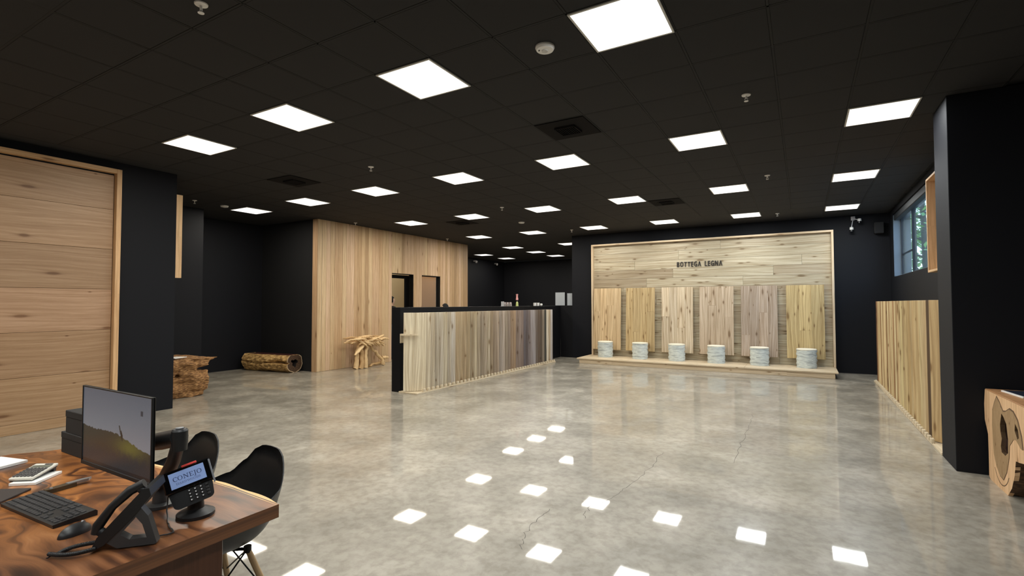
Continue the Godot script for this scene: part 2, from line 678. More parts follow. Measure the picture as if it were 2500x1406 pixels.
func shell() -> void:
	var fm := mat("polished_concrete", Color(0.975, 0.955, 0.92), 1.0)
	fm.albedo_texture = tex["concrete"]
	fm.uv1_triplanar = true
	fm.uv1_world_triplanar = true
	fm.uv1_scale = Vector3.ONE / 6.4
	fm.roughness_texture = tex["sheen"]
	fm.normal_enabled = true
	fm.normal_texture = tex["wave"]
	fm.normal_scale = 0.012
	fm.clearcoat_enabled = true
	fm.clearcoat = 0.7
	fm.clearcoat_roughness = 0.035
	fm.clearcoat_texture = tex["seal"]
	fm.detail_enabled = true
	fm.detail_blend_mode = BaseMaterial3D.BLEND_MODE_MUL
	fm.detail_albedo = tex["concrete_fine"]
	fm.detail_uv_layer = BaseMaterial3D.DETAIL_UV_2
	fm.uv2_triplanar = true
	fm.uv2_world_triplanar = true
	fm.uv2_scale = Vector3.ONE / 1.7
	var fl := bx(Vector3(-13.8, -0.12, -21.3), Vector3(2.0, 0.0, 3.9))
	box(fl, Vector3(2.7, -0.06, -1.475), Vector3(1.4, 0.12, 10.75), 0.0)
	var floor_ := struct("floor", fl, fm, "polished grey concrete floor with cracks and lamp reflections")
	var cm := mat("crack_filler", rgb(96, 91, 84), 0.8)
	var cracks := [[Vector2(-1.62, -2.9), Vector2(-1.70, -3.1), Vector2(-1.73, -3.34), Vector2(-1.72, -3.6)], [Vector2(-1.44, -3.55), Vector2(-1.485, -3.79), Vector2(-1.40, -3.98), Vector2(-1.35, -4.32), Vector2(-1.31, -4.98), Vector2(-1.34, -5.6)], [Vector2(-0.65, -8.0), Vector2(-0.62, -7.2), Vector2(-0.64, -6.2), Vector2(-0.61, -5.4)]]
	for c in cracks:
		var st := mb()
		var pts := []
		for i in c.size() - 1:
			for k in 8:
				var p: Vector2 = c[i].lerp(c[i + 1], k / 8.0)
				pts.append(p + Vector2(rng.randf_range(-0.018, 0.018), rng.randf_range(-0.01, 0.01)))
		for i in pts.size() - 1:
			var e: Vector2 = (pts[i + 1] - pts[i]).orthogonal().normalized() * rng.randf_range(0.0012, 0.0026)
			quad(st, Vector3(pts[i].x - e.x, 0.0008, pts[i].y - e.y), Vector3(pts[i].x + e.x, 0.0008, pts[i].y + e.y), Vector3(pts[i + 1].x + e.x, 0.0008, pts[i + 1].y + e.y), Vector3(pts[i + 1].x - e.x, 0.0008, pts[i + 1].y - e.y), Vector3.UP)
		part("crack", st, cm, floor_)
	var w := dark_wall()
	struct("wall_left", bx(Vector3(-8.71, 0, -4.1), Vector3(-8.41, CEIL, 3.9)), w, "black wall behind the desk carrying the wide plank panel")
	struct("wall_alcove_front", bx(Vector3(-13.8, 0, -4.1), Vector3(-8.71, CEIL, -3.8)), w)
	struct("wall_alcove_side", bx(Vector3(-13.8, 0, -8.2), Vector3(-12.03, CEIL, -5.9)), w)
	struct("wall_alcove_step", bx(Vector3(-13.8, 0, -5.9), Vector3(-11.0, CEIL, -4.1)), w, "black wall stepping forward at the left of the alcove")
	struct("wall_alcove_back", bx(Vector3(-12.03, 0, -8.13), Vector3(-9.9, CEIL, -7.93)), mat("alcove_back_black", rgb(9, 9, 12), 0.8), "black wall behind the hollow log")  # deeper black than the other walls, to keep the alcove back dark
	struct("wall_display", bx(Vector3(-5.95, 0, -14.15), Vector3(2.0, CEIL, -13.85)), w, "black wall behind the plank display with the lettering")
	struct("wall_rear_left", bx(Vector3(-12.9, 0, -21.3), Vector3(-12.6, CEIL, -14.05)), w)
	struct("wall_rear", bx(Vector3(-12.6, 0, -21.3), Vector3(-3.7, CEIL, -21.0)), w)
	struct("wall_rear_right", bx(Vector3(-4.0, 0, -21.0), Vector3(-3.7, CEIL, -14.15)), w)
	struct("wall_partition", bx(Vector3(1.24, 0, -6.85), Vector3(3.4, CEIL, -6.3), 0.004), w, "black partition wall jutting out between log stool and plank rack")
	struct("wall_near_right", bx(Vector3(3.1, 0, -6.3), Vector3(3.4, CEIL, 3.9)), w)
	struct("wall_behind", bx(Vector3(-8.41, 0, 3.6), Vector3(3.1, CEIL, 3.9)), w)
	# right wall with its strip window
	var r := struct("wall_right", bx(Vector3(1.7, 0, -13.85), Vector3(2.0, 2.16, -6.85)), w, "black right wall below the strip window")
	r.name = "wall_right"
	struct("wall_right_top", bx(Vector3(1.7, 3.5, -13.85), Vector3(2.0, CEIL, -6.85)), w)
	struct("wall_right_end", bx(Vector3(1.7, 2.16, -13.85), Vector3(2.0, 3.5, -13.35)), w)
	struct("wall_right_near", bx(Vector3(1.7, 2.16, -9.1), Vector3(2.0, 3.5, -6.85)), w)


func ceiling() -> void:
	var cm := mat("black_ceiling_tile", rgb(38, 37, 38), 0.9)
	cm.albedo_texture = tex["speck"]
	cm.uv1_triplanar = true
	cm.uv1_scale = Vector3.ONE * 2.0
	var gm := mat("black_ceiling_grid", rgb(16, 15, 15), 0.8)
	var cs := bx(Vector3(-13.8, CEIL + 0.02, -21.3), Vector3(2.0, CEIL + 0.2, 3.9))
	box(cs, Vector3(2.7, CEIL + 0.11, -1.475), Vector3(1.4, 0.18, 10.75), 0.0)
	var slab := struct("ceiling", cs, mat("ceiling_void", rgb(14, 14, 14), 0.9), "black suspended ceiling of square tiles")
	var pitch := LIGHT_DX / 3.0
	var pz := 0.606
	var st := mb()
	for i in range(-21, 9):
		var x := LIGHT_X + pitch * (i + 0.5)
		var far := -21.2 if x < 1.7 else -6.6
		box(st, Vector3(x, CEIL + 0.006, (far + 3.8) / 2), Vector3(0.016, 0.008, 3.8 - far), 0.0)
	for k in range(-7, 30):
		var z := LIGHT_Z - pz * (k + 0.5)
		if z > -21.2 and z < 3.9:
			var reach := 1.7 if z < -6.6 else 3.1
			box(st, Vector3((reach - 13.7) / 2, CEIL + 0.006, z), Vector3(reach + 13.7, 0.008, 0.016), 0.0)
	part("grid", st, gm, slab)
	st = mb()
	box(st, Vector3(0, 0.012, 0), Vector3(pitch - 0.018, 0.02, pz - 0.018), 0.004)
	var tile := st.commit()
	var near := []
	var rest := mb()
	var open := {}
	for r in range(-2, 4):
		for k in range(-6, 3):
			open[Vector2i(k * 3, r * 5)] = true
	var list := []
	for i in range(-20, 8):
		for k in range(-6, 29):
			var p := Vector3(LIGHT_X + pitch * i, CEIL, LIGHT_Z - pz * k)
			list.append([p.distance_to(Vector3(-0.8, 3.62, -2.0)) + (100.0 if p.z > -1.2 or p.x > 1.7 or (p.x < -8.41 and p.z > -4.0) or p.z < -14.0 else 0.0), p, Vector2i(i, k)])
	list.sort_custom(func(a, b): return a[0] < b[0])
	var made := 0
	for e in list:
		var p: Vector3 = e[1]
		if p.x > 1.6 and p.z < -6.4:
			continue
		if open.has(e[2]) and p.z > -13.5:
			if (e[2].y != 0 or e[2].x >= -9 or true) and is_lamp(p):
				continue
		if made < 290 and e[0] < 90.0:
			part("tile", tile, cm, slab, p)
			made += 1
		else:
			box(rest, p + Vector3(0, 0.012, 0), Vector3(pitch - 0.018, 0.02, pz - 0.018), 0.0)
	var many := part("tile", rest, cm, slab)
	many.set_meta("kind", "stuff")


func is_lamp(p: Vector3) -> bool:
	for c in get_children():
		if c.name.begins_with("ceiling_light") and Vector2(c.position.x - p.x, c.position.z - p.z).length() < 0.3:
			return true
	return false


func plank(called: String, parent: Node, c: Vector3, s: Vector3, g: int, m: Material, ch := 0.002) -> void:
	var st := mb()
	var across := s[3 - g - (0 if s.x < s.z and s.x < s.y else (2 if s.z < s.x and s.z < s.y else 1))]
	box(st, Vector3.ZERO, s, ch, g, Vector2(0.6 + rng.randf_range(-1.0, 1.0) * maxf(0.0, 0.58 - across / 2), 2.0 + rng.randf_range(-1.0, 1.0) * maxf(0.0, 1.98 - s[g] / 2)))
	part(called, st, m, parent, c)


func office_wall() -> void:
	var x := -9.9
	var z0 := -14.05
	var dz0 := -11.31
	var dz1 := -10.408
	var wz0 := -12.566
	var wz1 := -11.678
	var top := 2.46
	var core := mat("wall_core", rgb(60, 52, 44), 0.8)
	var st := mb()
	for b in [[z0, wz0, 0.0, CEIL], [wz0, wz1, 0.0, 1.0], [wz0, wz1, top, CEIL], [wz1, dz0, 0.0, CEIL], [dz0, dz1, top, CEIL], [dz1, -7.93, 0.0, CEIL]]:
		box(st, Vector3(-9.99, (b[2] + b[3]) / 2, (b[0] + b[1]) / 2), Vector3(0.14, b[3] - b[2], b[1] - b[0]), 0.0)
	var w := struct("wall_office", st, core, "wall clad in narrow upright tan planks with a door and window opening")
	var tints := [rgb(222, 194, 155), rgb(212, 180, 142), rgb(228, 202, 164), rgb(203, 172, 133), rgb(218, 187, 153), rgb(193, 163, 126), rgb(230, 200, 169)]
	for seg in [[z0, wz0, []], [wz0, wz1, [[0.0, 1.0], [top, CEIL]]], [wz1, dz0, []], [dz0, dz1, [[top, CEIL]]], [dz1, -7.93, []]]:
		var n := int(round((seg[1] - seg[0]) / 0.127))
		var dz: float = (seg[1] - seg[0]) / n
		for i in n:
			var zc: float = seg[0] + dz * (i + 0.5)
			var m := wood(tints[rng.randi() % tints.size()], "plain", 0.55)
			var spans: Array = seg[2] if seg[2].size() else [[0.0, CEIL]]
			for sp in spans:
				plank("plank", w, Vector3(x - 0.008 + rng.randf_range(0, 0.003), (sp[0] + sp[1]) / 2, zc), Vector3(0.016, sp[1] - sp[0] - 0.004, dz - 0.003), 1, m, 0.003)
	# end board at the near corner, reveals of the openings
	plank("end_board", w, Vector3(-9.985, CEIL / 2, -7.924), Vector3(0.17, CEIL - 0.002, 0.012), 1, wood(rgb(214, 178, 140), "plain", 0.55))
	plank("end_board", w, Vector3(-9.985, CEIL / 2, -14.056), Vector3(0.17, CEIL - 0.002, 0.012), 1, wood(rgb(214, 178, 140), "plain", 0.55))
	var bm := mat("black_metal", rgb(18, 18, 20), 0.4, 0.4)
	st = mb()
	for b in [[dz0, dz1, 0.0], [wz0, wz1, 1.0]]:
		box(st, Vector3(-9.99, (top + b[2]) / 2, b[0] + 0.006), Vector3(0.15, top - b[2], 0.012), 0.001)
		box(st, Vector3(-9.99, (top + b[2]) / 2, b[1] - 0.006), Vector3(0.15, top - b[2], 0.012), 0.001)
		box(st, Vector3(-9.99, top - 0.006, (b[0] + b[1]) / 2), Vector3(0.15, 0.012, b[1] - b[0]), 0.001)
	part("reveal", st, bm, w)
	# the office behind
	var beige := mat("beige_office_paint", rgb(206, 192, 160), 0.8)
	var tan := mat("tan_office_paint", rgb(196, 152, 112), 0.8)
	struct("wall_office_back", bx(Vector3(-12.6, 0, -14.05), Vector3(-12.45, CEIL, -8.13)), beige, "pale beige wall inside the office")
	struct("wall_office_far", bx(Vector3(-12.45, 0, -14.05), Vector3(-10.06, CEIL, -13.93)), tan, "tan wall inside the office seen through its window")
	struct("wall_office_near", bx(Vector3(-12.45, 0, -8.2), Vector3(-10.06, CEIL, -8.13)), beige)
	# black glazed door frame standing just inside the opening
	var df := mb()
	box(df, Vector3(-10.2, 1.22, -11.35), Vector3(0.05, 2.44, 0.18), 0.002)
	box(df, Vector3(-10.2, 2.392, -10.85), Vector3(0.05, 0.096, 0.82), 0.002)
	box(df, Vector3(-10.2, 2.21, -11.53), Vector3(0.04, 0.085, 0.18), 0.002)
	box(df, Vector3(-10.2, 0.04, -11.53), Vector3(0.04, 0.08, 0.18), 0.002)
	var d := struct("door_1", df, bm, "black framed office doorway with a narrow glass sidelight")
	var gl := mat("office_glass", Color(0.95, 0.96, 0.95, 0.05), 0.03)
	gl.transparency = BaseMaterial3D.TRANSPARENCY_ALPHA
	part("pane", bx(Vector3(-10.203, 0.08, -11.62), Vector3(-10.197, 2.168, -11.44)), gl, d)
	var wf := mb()
	for y in [1.012, 2.448]:
		box(wf, Vector3(-10.04, y, (wz0 + wz1) / 2), Vector3(0.03, 0.024, wz1 - wz0 - 0.024), 0.002)
	for z in [wz0 + 0.02, wz1 - 0.02]:
		box(wf, Vector3(-10.04, 1.73, z), Vector3(0.03, 1.4, 0.016), 0.002)
	var wi := struct("window_2", wf, bm, "black edged office window in the slatted wall")
	part("pane", bx(Vector3(-10.043, 1.024, wz0 + 0.028), Vector3(-10.037, 2.436, wz1 - 0.028)), gl, wi)
	var t := thing("office_ceiling_light", "office ceiling lamp seen only by its glow through the doorway", "ceiling light", Vector3(-11.3, CEIL, -11.0))
	part("diffuser", bx(Vector3(-0.29, -0.012, -0.29), Vector3(0.29, -0.002, 0.29)), mats["led_diffuser"], t)
	for zz in [0.0, -1.8]:
		var a := AreaLight3D.new()
		a.name = "lamp"
		a.area_size = Vector2(0.57, 0.57)
		a.area_normalize_energy = true
		a.light_color = Color(1.0, 0.95, 0.84)
		a.light_energy = 2.0
		a.area_range = 20.0
		a.shadow_enabled = true
		a.position = Vector3(0, -0.02, zz)
		a.rotation.x = -PI / 2
		t.add_child(a)
	part("diffuser", bx(Vector3(-0.29, -0.012, -2.09), Vector3(0.29, -0.002, -1.51)), mats["led_diffuser"], t)


func window_and_outside() -> void:
	var bm: Material = mats["black_metal"]
	var st := mb()
	var z0 := -13.35
	var z1 := -9.1
	for z in [z0 + 0.02, z1 - 0.02]:
		box(st, Vector3(1.86, 2.83, z), Vector3(0.06, 1.34, 0.04), 0.002)
	for y in [2.18, 3.48]:
		box(st, Vector3(1.86, y, (z0 + z1) / 2), Vector3(0.06, 0.04, z1 - z0), 0.002)
	box(st, Vector3(1.86, 2.83, -12.08), Vector3(0.06, 1.34, 0.07), 0.002)
	box(st, Vector3(1.86, 2.83, -9.9), Vector3(0.06, 1.34, 0.07), 0.002)
	var w := struct("window_1", st, mat("window_metal", rgb(40, 46, 52), 0.4, 0.3), "strip window high in the right wall with trees outside")
	var gl := mat("window_glass", Color(0.85, 0.95, 0.95, 0.08), 0.02)
	gl.transparency = BaseMaterial3D.TRANSPARENCY_ALPHA
	part("pane", bx(Vector3(1.857, 2.2, z0 + 0.04), Vector3(1.863, 3.46, -12.115)), gl, w)
	part("pane", bx(Vector3(1.857, 2.2, -12.045), Vector3(1.863, 3.46, -9.935)), gl, w)
	var re := mat("window_reveal", rgb(96, 110, 122), 0.5)
	var rv := mb()
	box(rv, Vector3(1.77, 2.83, z0 + 0.004), Vector3(0.13, 1.3, 0.008), 0.0)
	box(rv, Vector3(1.77, 2.164, (z0 + z1) / 2), Vector3(0.13, 0.008, z1 - z0), 0.0)
	part("reveal", rv, re, w)
	part("rail", bx(Vector3(1.85, 2.62, z0 + 0.04), Vector3(1.88, 2.65, -12.12)), mats["window_metal"], w)
	# roller blind case along the window head
	var t := thing("roller_blind", "dark roller blind case along the head of the strip window", "blind", Vector3(1.76, 3.42, -11.2))
	part("case", bx(Vector3(-0.05, -0.06, -2.1), Vector3(0.06, 0.07, 2.05), 0.012), mat("blind_case", rgb(34, 38, 42), 0.5), t)
	# outside: a grey fin wall, ground and trees
	struct("ground_outside", bx(Vector3(3.4, -0.3, -60), Vector3(40, -0.15, 10)), mat("outside_paving", rgb(120, 120, 112), 0.9))
	struct("ground_outside_back", bx(Vector3(2.0, -0.3, -60), Vector3(3.4, -0.15, -6.9)), mats["outside_paving"])
	var lm := mat("leaf_green", rgb(186, 222, 150), 0.6)
	lm.vertex_color_use_as_albedo = true
	lm.backlight_enabled = true
	lm.backlight = Color(0.5, 0.62, 0.3)
	var lf := mb()
	for s in [-1.0, 1.0]:
		tri(lf, Vector3(0, 0, 0), Vector3(s * 0.04, 0.01, 0.06), Vector3(0, 0.0, 0.14), Vector3(-s * 0.2, 1, 0).normalized())
	var leaf := lf.commit()
	var spots := [[Vector3(2.95, -0.15, -17.8), 6.0, "slim leafy tree just outside the far end of the window"], [Vector3(3.8, -0.15, -22.8), 7.5, "broad leafy tree behind the slim one outside the window"], [Vector3(5.2, -0.15, -30.0), 9.0, "leafy tree farthest off beyond the window"]]
	for s in spots:
		var tr := thing("tree", s[2], "tree", s[0], 0.0, "trees outside the window")
		var bk := mat("tree_bark", rgb(92, 84, 74), 0.9)
		var tb := mb()
		var hgt: float = s[1]
		tube(tb, [Vector3.ZERO, Vector3(0.05, hgt * 0.35, 0.03), Vector3(-0.04, hgt * 0.8, 0.06)], [0.13, 0.1, 0.04], 8)
		for k in 7:
			var a := rng.randf() * TAU
			var y := hgt * rng.randf_range(0.3, 0.75)
			tube(tb, [Vector3(0.03, y, 0.04), Vector3(cos(a) * 0.6, y + 0.35, sin(a) * 0.6), Vector3(cos(a) * 1.2, y + 0.55, sin(a) * 1.2)], [0.05, 0.03, 0.012], 6)
		part("trunk", tb, bk, tr)
		var mm := MultiMesh.new()
		mm.transform_format = MultiMesh.TRANSFORM_3D
		mm.use_colors = true
		mm.mesh = leaf
		mm.instance_count = 1300
		for i in 1300:
			var cl := Vector3(sin((i % 13) * 2.4) * 0.9, hgt * (0.34 + 0.06 * ((i % 13) % 11)), cos((i % 13) * 2.4) * 0.9)
			var dir := Vector3(rng.randfn(), rng.randfn(), rng.randfn()).normalized()
			var p := cl + dir * rng.randf() * 0.75
			mm.set_instance_transform(i, Transform3D(Basis.from_euler(Vector3(rng.randf_range(-1.2, 1.2), rng.randf() * TAU, rng.randf_range(-0.8, 0.8))).scaled(Vector3.ONE * rng.randf_range(0.8, 1.6)), p))
			var g := rng.randf()
			mm.set_instance_color(i, Color(0.5 + 0.5 * g, 0.6 + 0.4 * g, 0.5 + 0.3 * g))
		var mi := MultiMeshInstance3D.new()
		mi.name = "foliage"
		mi.multimesh = mm
		mi.material_override = lm
		mi.set_meta("kind", "stuff")
		tr.add_child(mi, true)
	# framed wood panel on the right wall beside the window, and its twin by the alcove
	var fr := wood(rgb(226, 190, 146), "plain", 0.5)
	var p := thing("framed_wood_panel", "framed wood panel high on the right wall, half hidden by the partition", "wall panel", Vector3(1.7, 2.03, -8.0))
	part("board", bx(Vector3(-0.03, 0.03, -1.04), Vector3(0.0, 1.29, 0.9)), wood(rgb(150, 108, 66), "plain", 0.5), p)
	part("frame_side", bx(Vector3(-0.16, 0, -1.08), Vector3(0.0, 1.32, -1.04), 0.002), fr, p)
	part("frame_side", bx(Vector3(-0.16, 0, 0.9), Vector3(0.0, 1.32, 0.94), 0.002), fr, p)
	part("frame_rail", bx(Vector3(-0.16, 0, -1.04), Vector3(0.0, 0.03, 0.9), 0.002, 2), fr, p)
	part("frame_rail", bx(Vector3(-0.16, 1.29, -1.04), Vector3(0.0, 1.32, 0.9), 0.002, 2), fr, p)
	p = thing("framed_wood_panel", "pale wood panel edge hanging on the rear of the left wall's end", "wall panel", Vector3(-8.9, 2.01, -4.1))
	part("board", bx(Vector3(-0.5, 0.02, -0.085), Vector3(0.46, 1.28, -0.001)), wood(rgb(220, 182, 140), "plain", 0.5), p)
	part("frame_side", bx(Vector3(0.46, 0, -0.09), Vector3(0.488, 1.30, -0.001), 0.002), fr, p)


func left_panel() -> void:
	var t := thing("plank_display", "wide framed panel of broad horizontal brown planks on the left wall", "wall panel", Vector3(-8.41, 0, 0))
	var tint := [rgb(186, 154, 118), rgb(178, 146, 112), rgb(172, 140, 108), rgb(186, 152, 122), rgb(168, 138, 108), rgb(180, 148, 116), rgb(176, 144, 112)]
	var ys := [0.0, 0.13, 0.69, 1.25, 1.81, 2.37, 2.93, 3.42]
	for i in ys.size() - 1:
		for s in [[-3.27, -0.2], [-0.2, 2.5]]:
			plank("plank", t, Vector3(0.012, (ys[i] + ys[i + 1]) / 2, (s[0] + s[1]) / 2), Vector3(0.02, ys[i + 1] - ys[i] - 0.003, s[1] - s[0] - 0.003), 2, wood(tint[(i + (0 if s[0] < -1 else 3)) % 7], "plain", 0.5))
	var fr := wood(rgb(224, 184, 138), "plain", 0.5)
	part("frame_side", bx(Vector3(0, 0, -3.335), Vector3(0.10, 3.50, -3.275), 0.003), fr, t)
	part("frame_side", bx(Vector3(0, 0, 2.5), Vector3(0.10, 3.50, 2.56), 0.003), fr, t)
	part("frame_rail", bx(Vector3(0, 3.44, -3.275), Vector3(0.10, 3.50, 2.5), 0.003, 2), fr, t)


func display() -> void:
	var yb := 0.147
	var t := thing("plank_display", "tall framed backdrop of horizontal pale oak planks on the end wall", "wall display", Vector3(0, 0, -13.85))
	var x0 := -5.165
	var x1 := 0.585
	var joints := [[-1.78], [-2.81], [-3.98, 0.0], [-2.96, -0.6], [-3.66, -1.27], [-4.3, -2.2], [-3.4, -0.9], [-2.6, -0.1], [-4.1, -1.6], [-3.2, -0.6], [-2.4], [-3.9, -1.2], [-2.9, -0.5]]
	var tones := [rgb(191, 180, 156), rgb(194, 184, 160), rgb(186, 175, 150), rgb(197, 189, 165), rgb(182, 169, 145)]
	var rh := (3.23 - yb) / 13.0
	for r in 13:
		var cuts: Array = [x0] + joints[r] + [x1]
		for i in cuts.size() - 1:
			var m: Color = tones[rng.randi() % tones.size()]
			if (r == 3 or r == 4) and i == 0:
				m = rgb(174, 160, 136)
			if r == 2 or (r == 4 and i == 1):
				m = rgb(200, 190, 166)
			plank("plank", t, Vector3((cuts[i] + cuts[i + 1]) / 2, 3.23 - rh * (r + 0.5), 0.235), Vector3(cuts[i + 1] - cuts[i] - 0.003, rh - 0.003, 0.02), 0, wood(m, "rustic", 0.5))
	part("backing", bx(Vector3(x0, yb, 0), Vector3(x1, 3.23, 0.222)), mats["wall_core"], t)
	var fr := wood(rgb(222, 202, 172), "plain", 0.5)
	part("frame_side", bx(Vector3(x0 - 0.045, yb, 0), Vector3(x0, 3.275, 0.35), 0.003), fr, t)
	part("frame_side", bx(Vector3(x1, yb, 0), Vector3(x1 + 0.045, 3.275, 0.35), 0.003), fr, t)
	part("frame_rail", bx(Vector3(x0, 3.23, 0), Vector3(x1, 3.275, 0.35), 0.003, 0), fr, t)
	# plinth
	var p := thing("display_platform", "low pale oak platform running along the foot of the plank display", "platform", Vector3(-2.33, 0, -13.85))
	plank("riser", p, Vector3(0, 0.056, 0.62), Vector3(5.80, 0.112, 1.2), 0, wood(rgb(224, 204, 172), "oak", 0.5))
	for s in [[-2.96, -0.9], [-0.9, 1.15], [1.15, 2.96]]:
		plank("top_board", p, Vector3((s[0] + s[1]) / 2, 0.129, 0.63), Vector3(s[1] - s[0] - 0.002, 0.034, 1.255), 0, wood(rgb(230, 212, 182), "oak", 0.5), 0.004)
	# lettering
	var sign_ := thing("wall_sign", "black raised letters spelling the showroom name on the display planks", "sign", Vector3(-2.853, 2.56, -13.604))
	var ink := mat("sign_black", rgb(34, 28, 24), 0.5)
	var font := SystemFont.new()
	font.font_names = PackedStringArray(["Droid Sans"])
	font.font_weight = 600
	var x := 0.0
	var sized := []
	var total := 0.0
	for ch in "BOTTEGΛ LEGNΛ":
		if ch == " ":
			sized.append([null, 0.075])
			total += 0.075
			continue
		var tm := TextMesh.new()
		tm.text = ch
		tm.font = font
		tm.font_size = 64
		tm.pixel_size = 0.0021
		tm.depth = 0.02
		tm.curve_step = 1.0
		var bb := tm.get_aabb()
		sized.append([tm, bb.size.x + 0.022, bb])
		total += bb.size.x + 0.022
	var k := 1.135 / total
	for s in sized:
		if s[0] != null:
			var bb: AABB = s[2]
			var l := part("letter", s[0], ink, sign_, Vector3(x - bb.position.x * k, -0.016 - bb.position.y * 1.35 * 0.0, 0.01))
			l.scale = Vector3(k, 1.32, 1.0)
			l.position.y = -bb.position.y * 1.32
		x += s[1] * k
	# six hanging sample boards
	var cols := [rgb(223, 196, 155), rgb(205, 181, 135), rgb(220, 203, 176), rgb(203, 184, 160), rgb(190, 172, 154), rgb(210, 187, 135)]
	var looks := ["warm honey oak", "olive toned oak", "pale cream oak", "pinkish beige oak", "greyish brown oak", "yellow knotty oak"]
	var xs := [[-5.185, -4.39], [-4.235, -3.455], [-3.262, -2.468], [-2.305, -1.50], [-1.325, -0.53], [-0.338, 0.43]]
	for i in 6:
		var a: float = xs[i][0]
		var b: float = xs[i][1]
		var wdt := b - a
		var board := thing("sample_board", "%s sample board hung on the display, %s from the left" % [looks[i], ordinal(i + 1)], "sample board", Vector3((a + b) / 2 * 0.9926, 0.32, -13.46), 0.0, "large sample boards on the end wall")
		board.rotation.x = -0.05
		part("backing", bx(Vector3(-wdt / 2, 0, -0.022), Vector3(wdt / 2, 1.71, -0.002), 0.001), mat("board_edge", rgb(222, 194, 150), 0.6), board)
		var n := 4 if i != 5 else 3
		var pw := wdt / n
		for q in n:
			var cut: float = 1.71 * [0.62, 0.38, 0.72, 0.3, 0.55][(i * 2 + q) % 5]
			var spans := [[0.0, cut], [cut, 1.71]] if (q + i) % 2 == 0 else [[0.0, 1.71]]
			for sp in spans:
				var c: Color = cols[i]
				var f := rng.randf_range(0.93, 1.05)
				plank("plank", board, Vector3(-wdt / 2 + pw * (q + 0.5), (sp[0] + sp[1]) / 2, 0.005), Vector3(pw - 0.002, sp[1] - sp[0] - 0.002, 0.014), 1, wood(Color(c.r * f, c.g * f, c.b * f), "rustic", 0.5))
		part("hanger", bx(Vector3(-wdt * 0.3, 1.5, -0.045), Vector3(wdt * 0.3, 1.6, -0.022), 0.002), mats["wall_core"], board)
	# six drum stools
	var sx := [-4.70, -3.744, -2.80, -1.86, -0.905, 0.056]
	for i in 6:
		var rad := 0.206
		var s := thing("drum_stool", "whitewashed banded wooden drum stool on the platform, %s from the left" % ordinal(i + 1), "stool", Vector3(sx[i], yb, -13.0 - rad), rng.randf() * TAU, "white drum stools on the platform")
		var st := mb()
		var nz := noise(200 + i, 1.0, 2)
		var rows := 22
		var sides := 40
		var ring := func(r: int, q: int) -> Array:
			var an := TAU * (q % sides) / sides
			var y := 0.405 * r / rows
			var slope := y + 0.05 * sin(an + i)
			var rr := rad - 0.006 + 0.006 * sin(slope * 60.0) + 0.012 * nz.get_noise_3d(cos(an) * 1.5, slope * 9.0, sin(an) * 1.5)
			return [Vector3(cos(an) * rr, y, sin(an) * rr), Vector3(cos(an), 0, sin(an)), Vector2(float(q) / sides, y)]
		for r in rows:
			for q in sides:
				var pa: Array = ring.call(r, q)
				var pb: Array = ring.call(r, q + 1)
				var pc: Array = ring.call(r + 1, q + 1)
				var pd: Array = ring.call(r + 1, q)
				stri(st, pa, pb, pc, pa[1])
				stri(st, pa, pc, pd, pa[1])
		var sm := mat("whitewash_%d" % (i % 3), rgb(244, 250, 250), 0.75)
		sm.albedo_texture = tex["strata"]
		sm.uv1_scale = Vector3(0.45, 3.2, 1)
		sm.uv1_offset = Vector3(0.3 * i, 0.37 * i, 0)
		part("body", st, sm, s)
		st = mb()
		lathe(st, [Vector2(rad - 0.004, 0.400), Vector2(rad - 0.002, 0.416), Vector2(rad - 0.01, 0.424), Vector2(0.0, 0.425)], 40)
		part("seat_top", st, mat("stool_cream", rgb(236, 228, 206), 0.6), s)


func sample_rack(t: Node3D, side: float, n: int, z_first: float, dz: float, height: float, x_edge: float, cols: Array, called: String, where: String, group: String, kindw: String) -> void:
	# upright boards in the slots of a comb; side = +1: boards face the viewer from the left
	var along := Vector3(side * 0.72, 0, -0.69 if side > 0 else 0.69)
	if side < 0:
		along = Vector3(-0.66, 0, -0.75)
	along = along.normalized()
	for i in n:
		var front := Vector3(x_edge, 0.035, z_first + dz * i)
		var wdt := 0.40
		var c: Array = cols[i % cols.size()] if cols.size() < n else cols[i]
		var b := thing("sample_board", "%s sample board, %s from the %s" % [c[1], ordinal(i + 1), where], "sample board", front, 0.0, group)
		var bas := Basis(along, Vector3.UP, along.cross(Vector3.UP))
		b.basis = bas
		var f := rng.randf_range(0.96, 1.03)
		var m := wood(Color(c[0].r * f, c[0].g * f, c[0].b * f), kindw, 0.5)
		if i == 0:
			for q in 2:
				plank("plank", b, Vector3(-wdt * (0.25 + 0.5 * q), height / 2, 0), Vector3(wdt / 2 - 0.002, height, 0.014), 1, m)
		else:
			plank("plank", b, Vector3(-wdt / 4, height / 2, 0), Vector3(wdt / 2, height, 0.014), 1, m)
	var cm := wood(rgb(234, 220, 192), "plain", 0.5)
	for i in n + 1:
		var tooth := Vector3(x_edge, 0.05, z_first + dz * (i - 0.5)) + Vector3(side * 0.012, 0, 0)
		part("tooth", bx(Vector3(-0.018, -0.025, -0.034), Vector3(0.014, 0.025, 0.034), 0.004), cm, t, tooth - t.position)


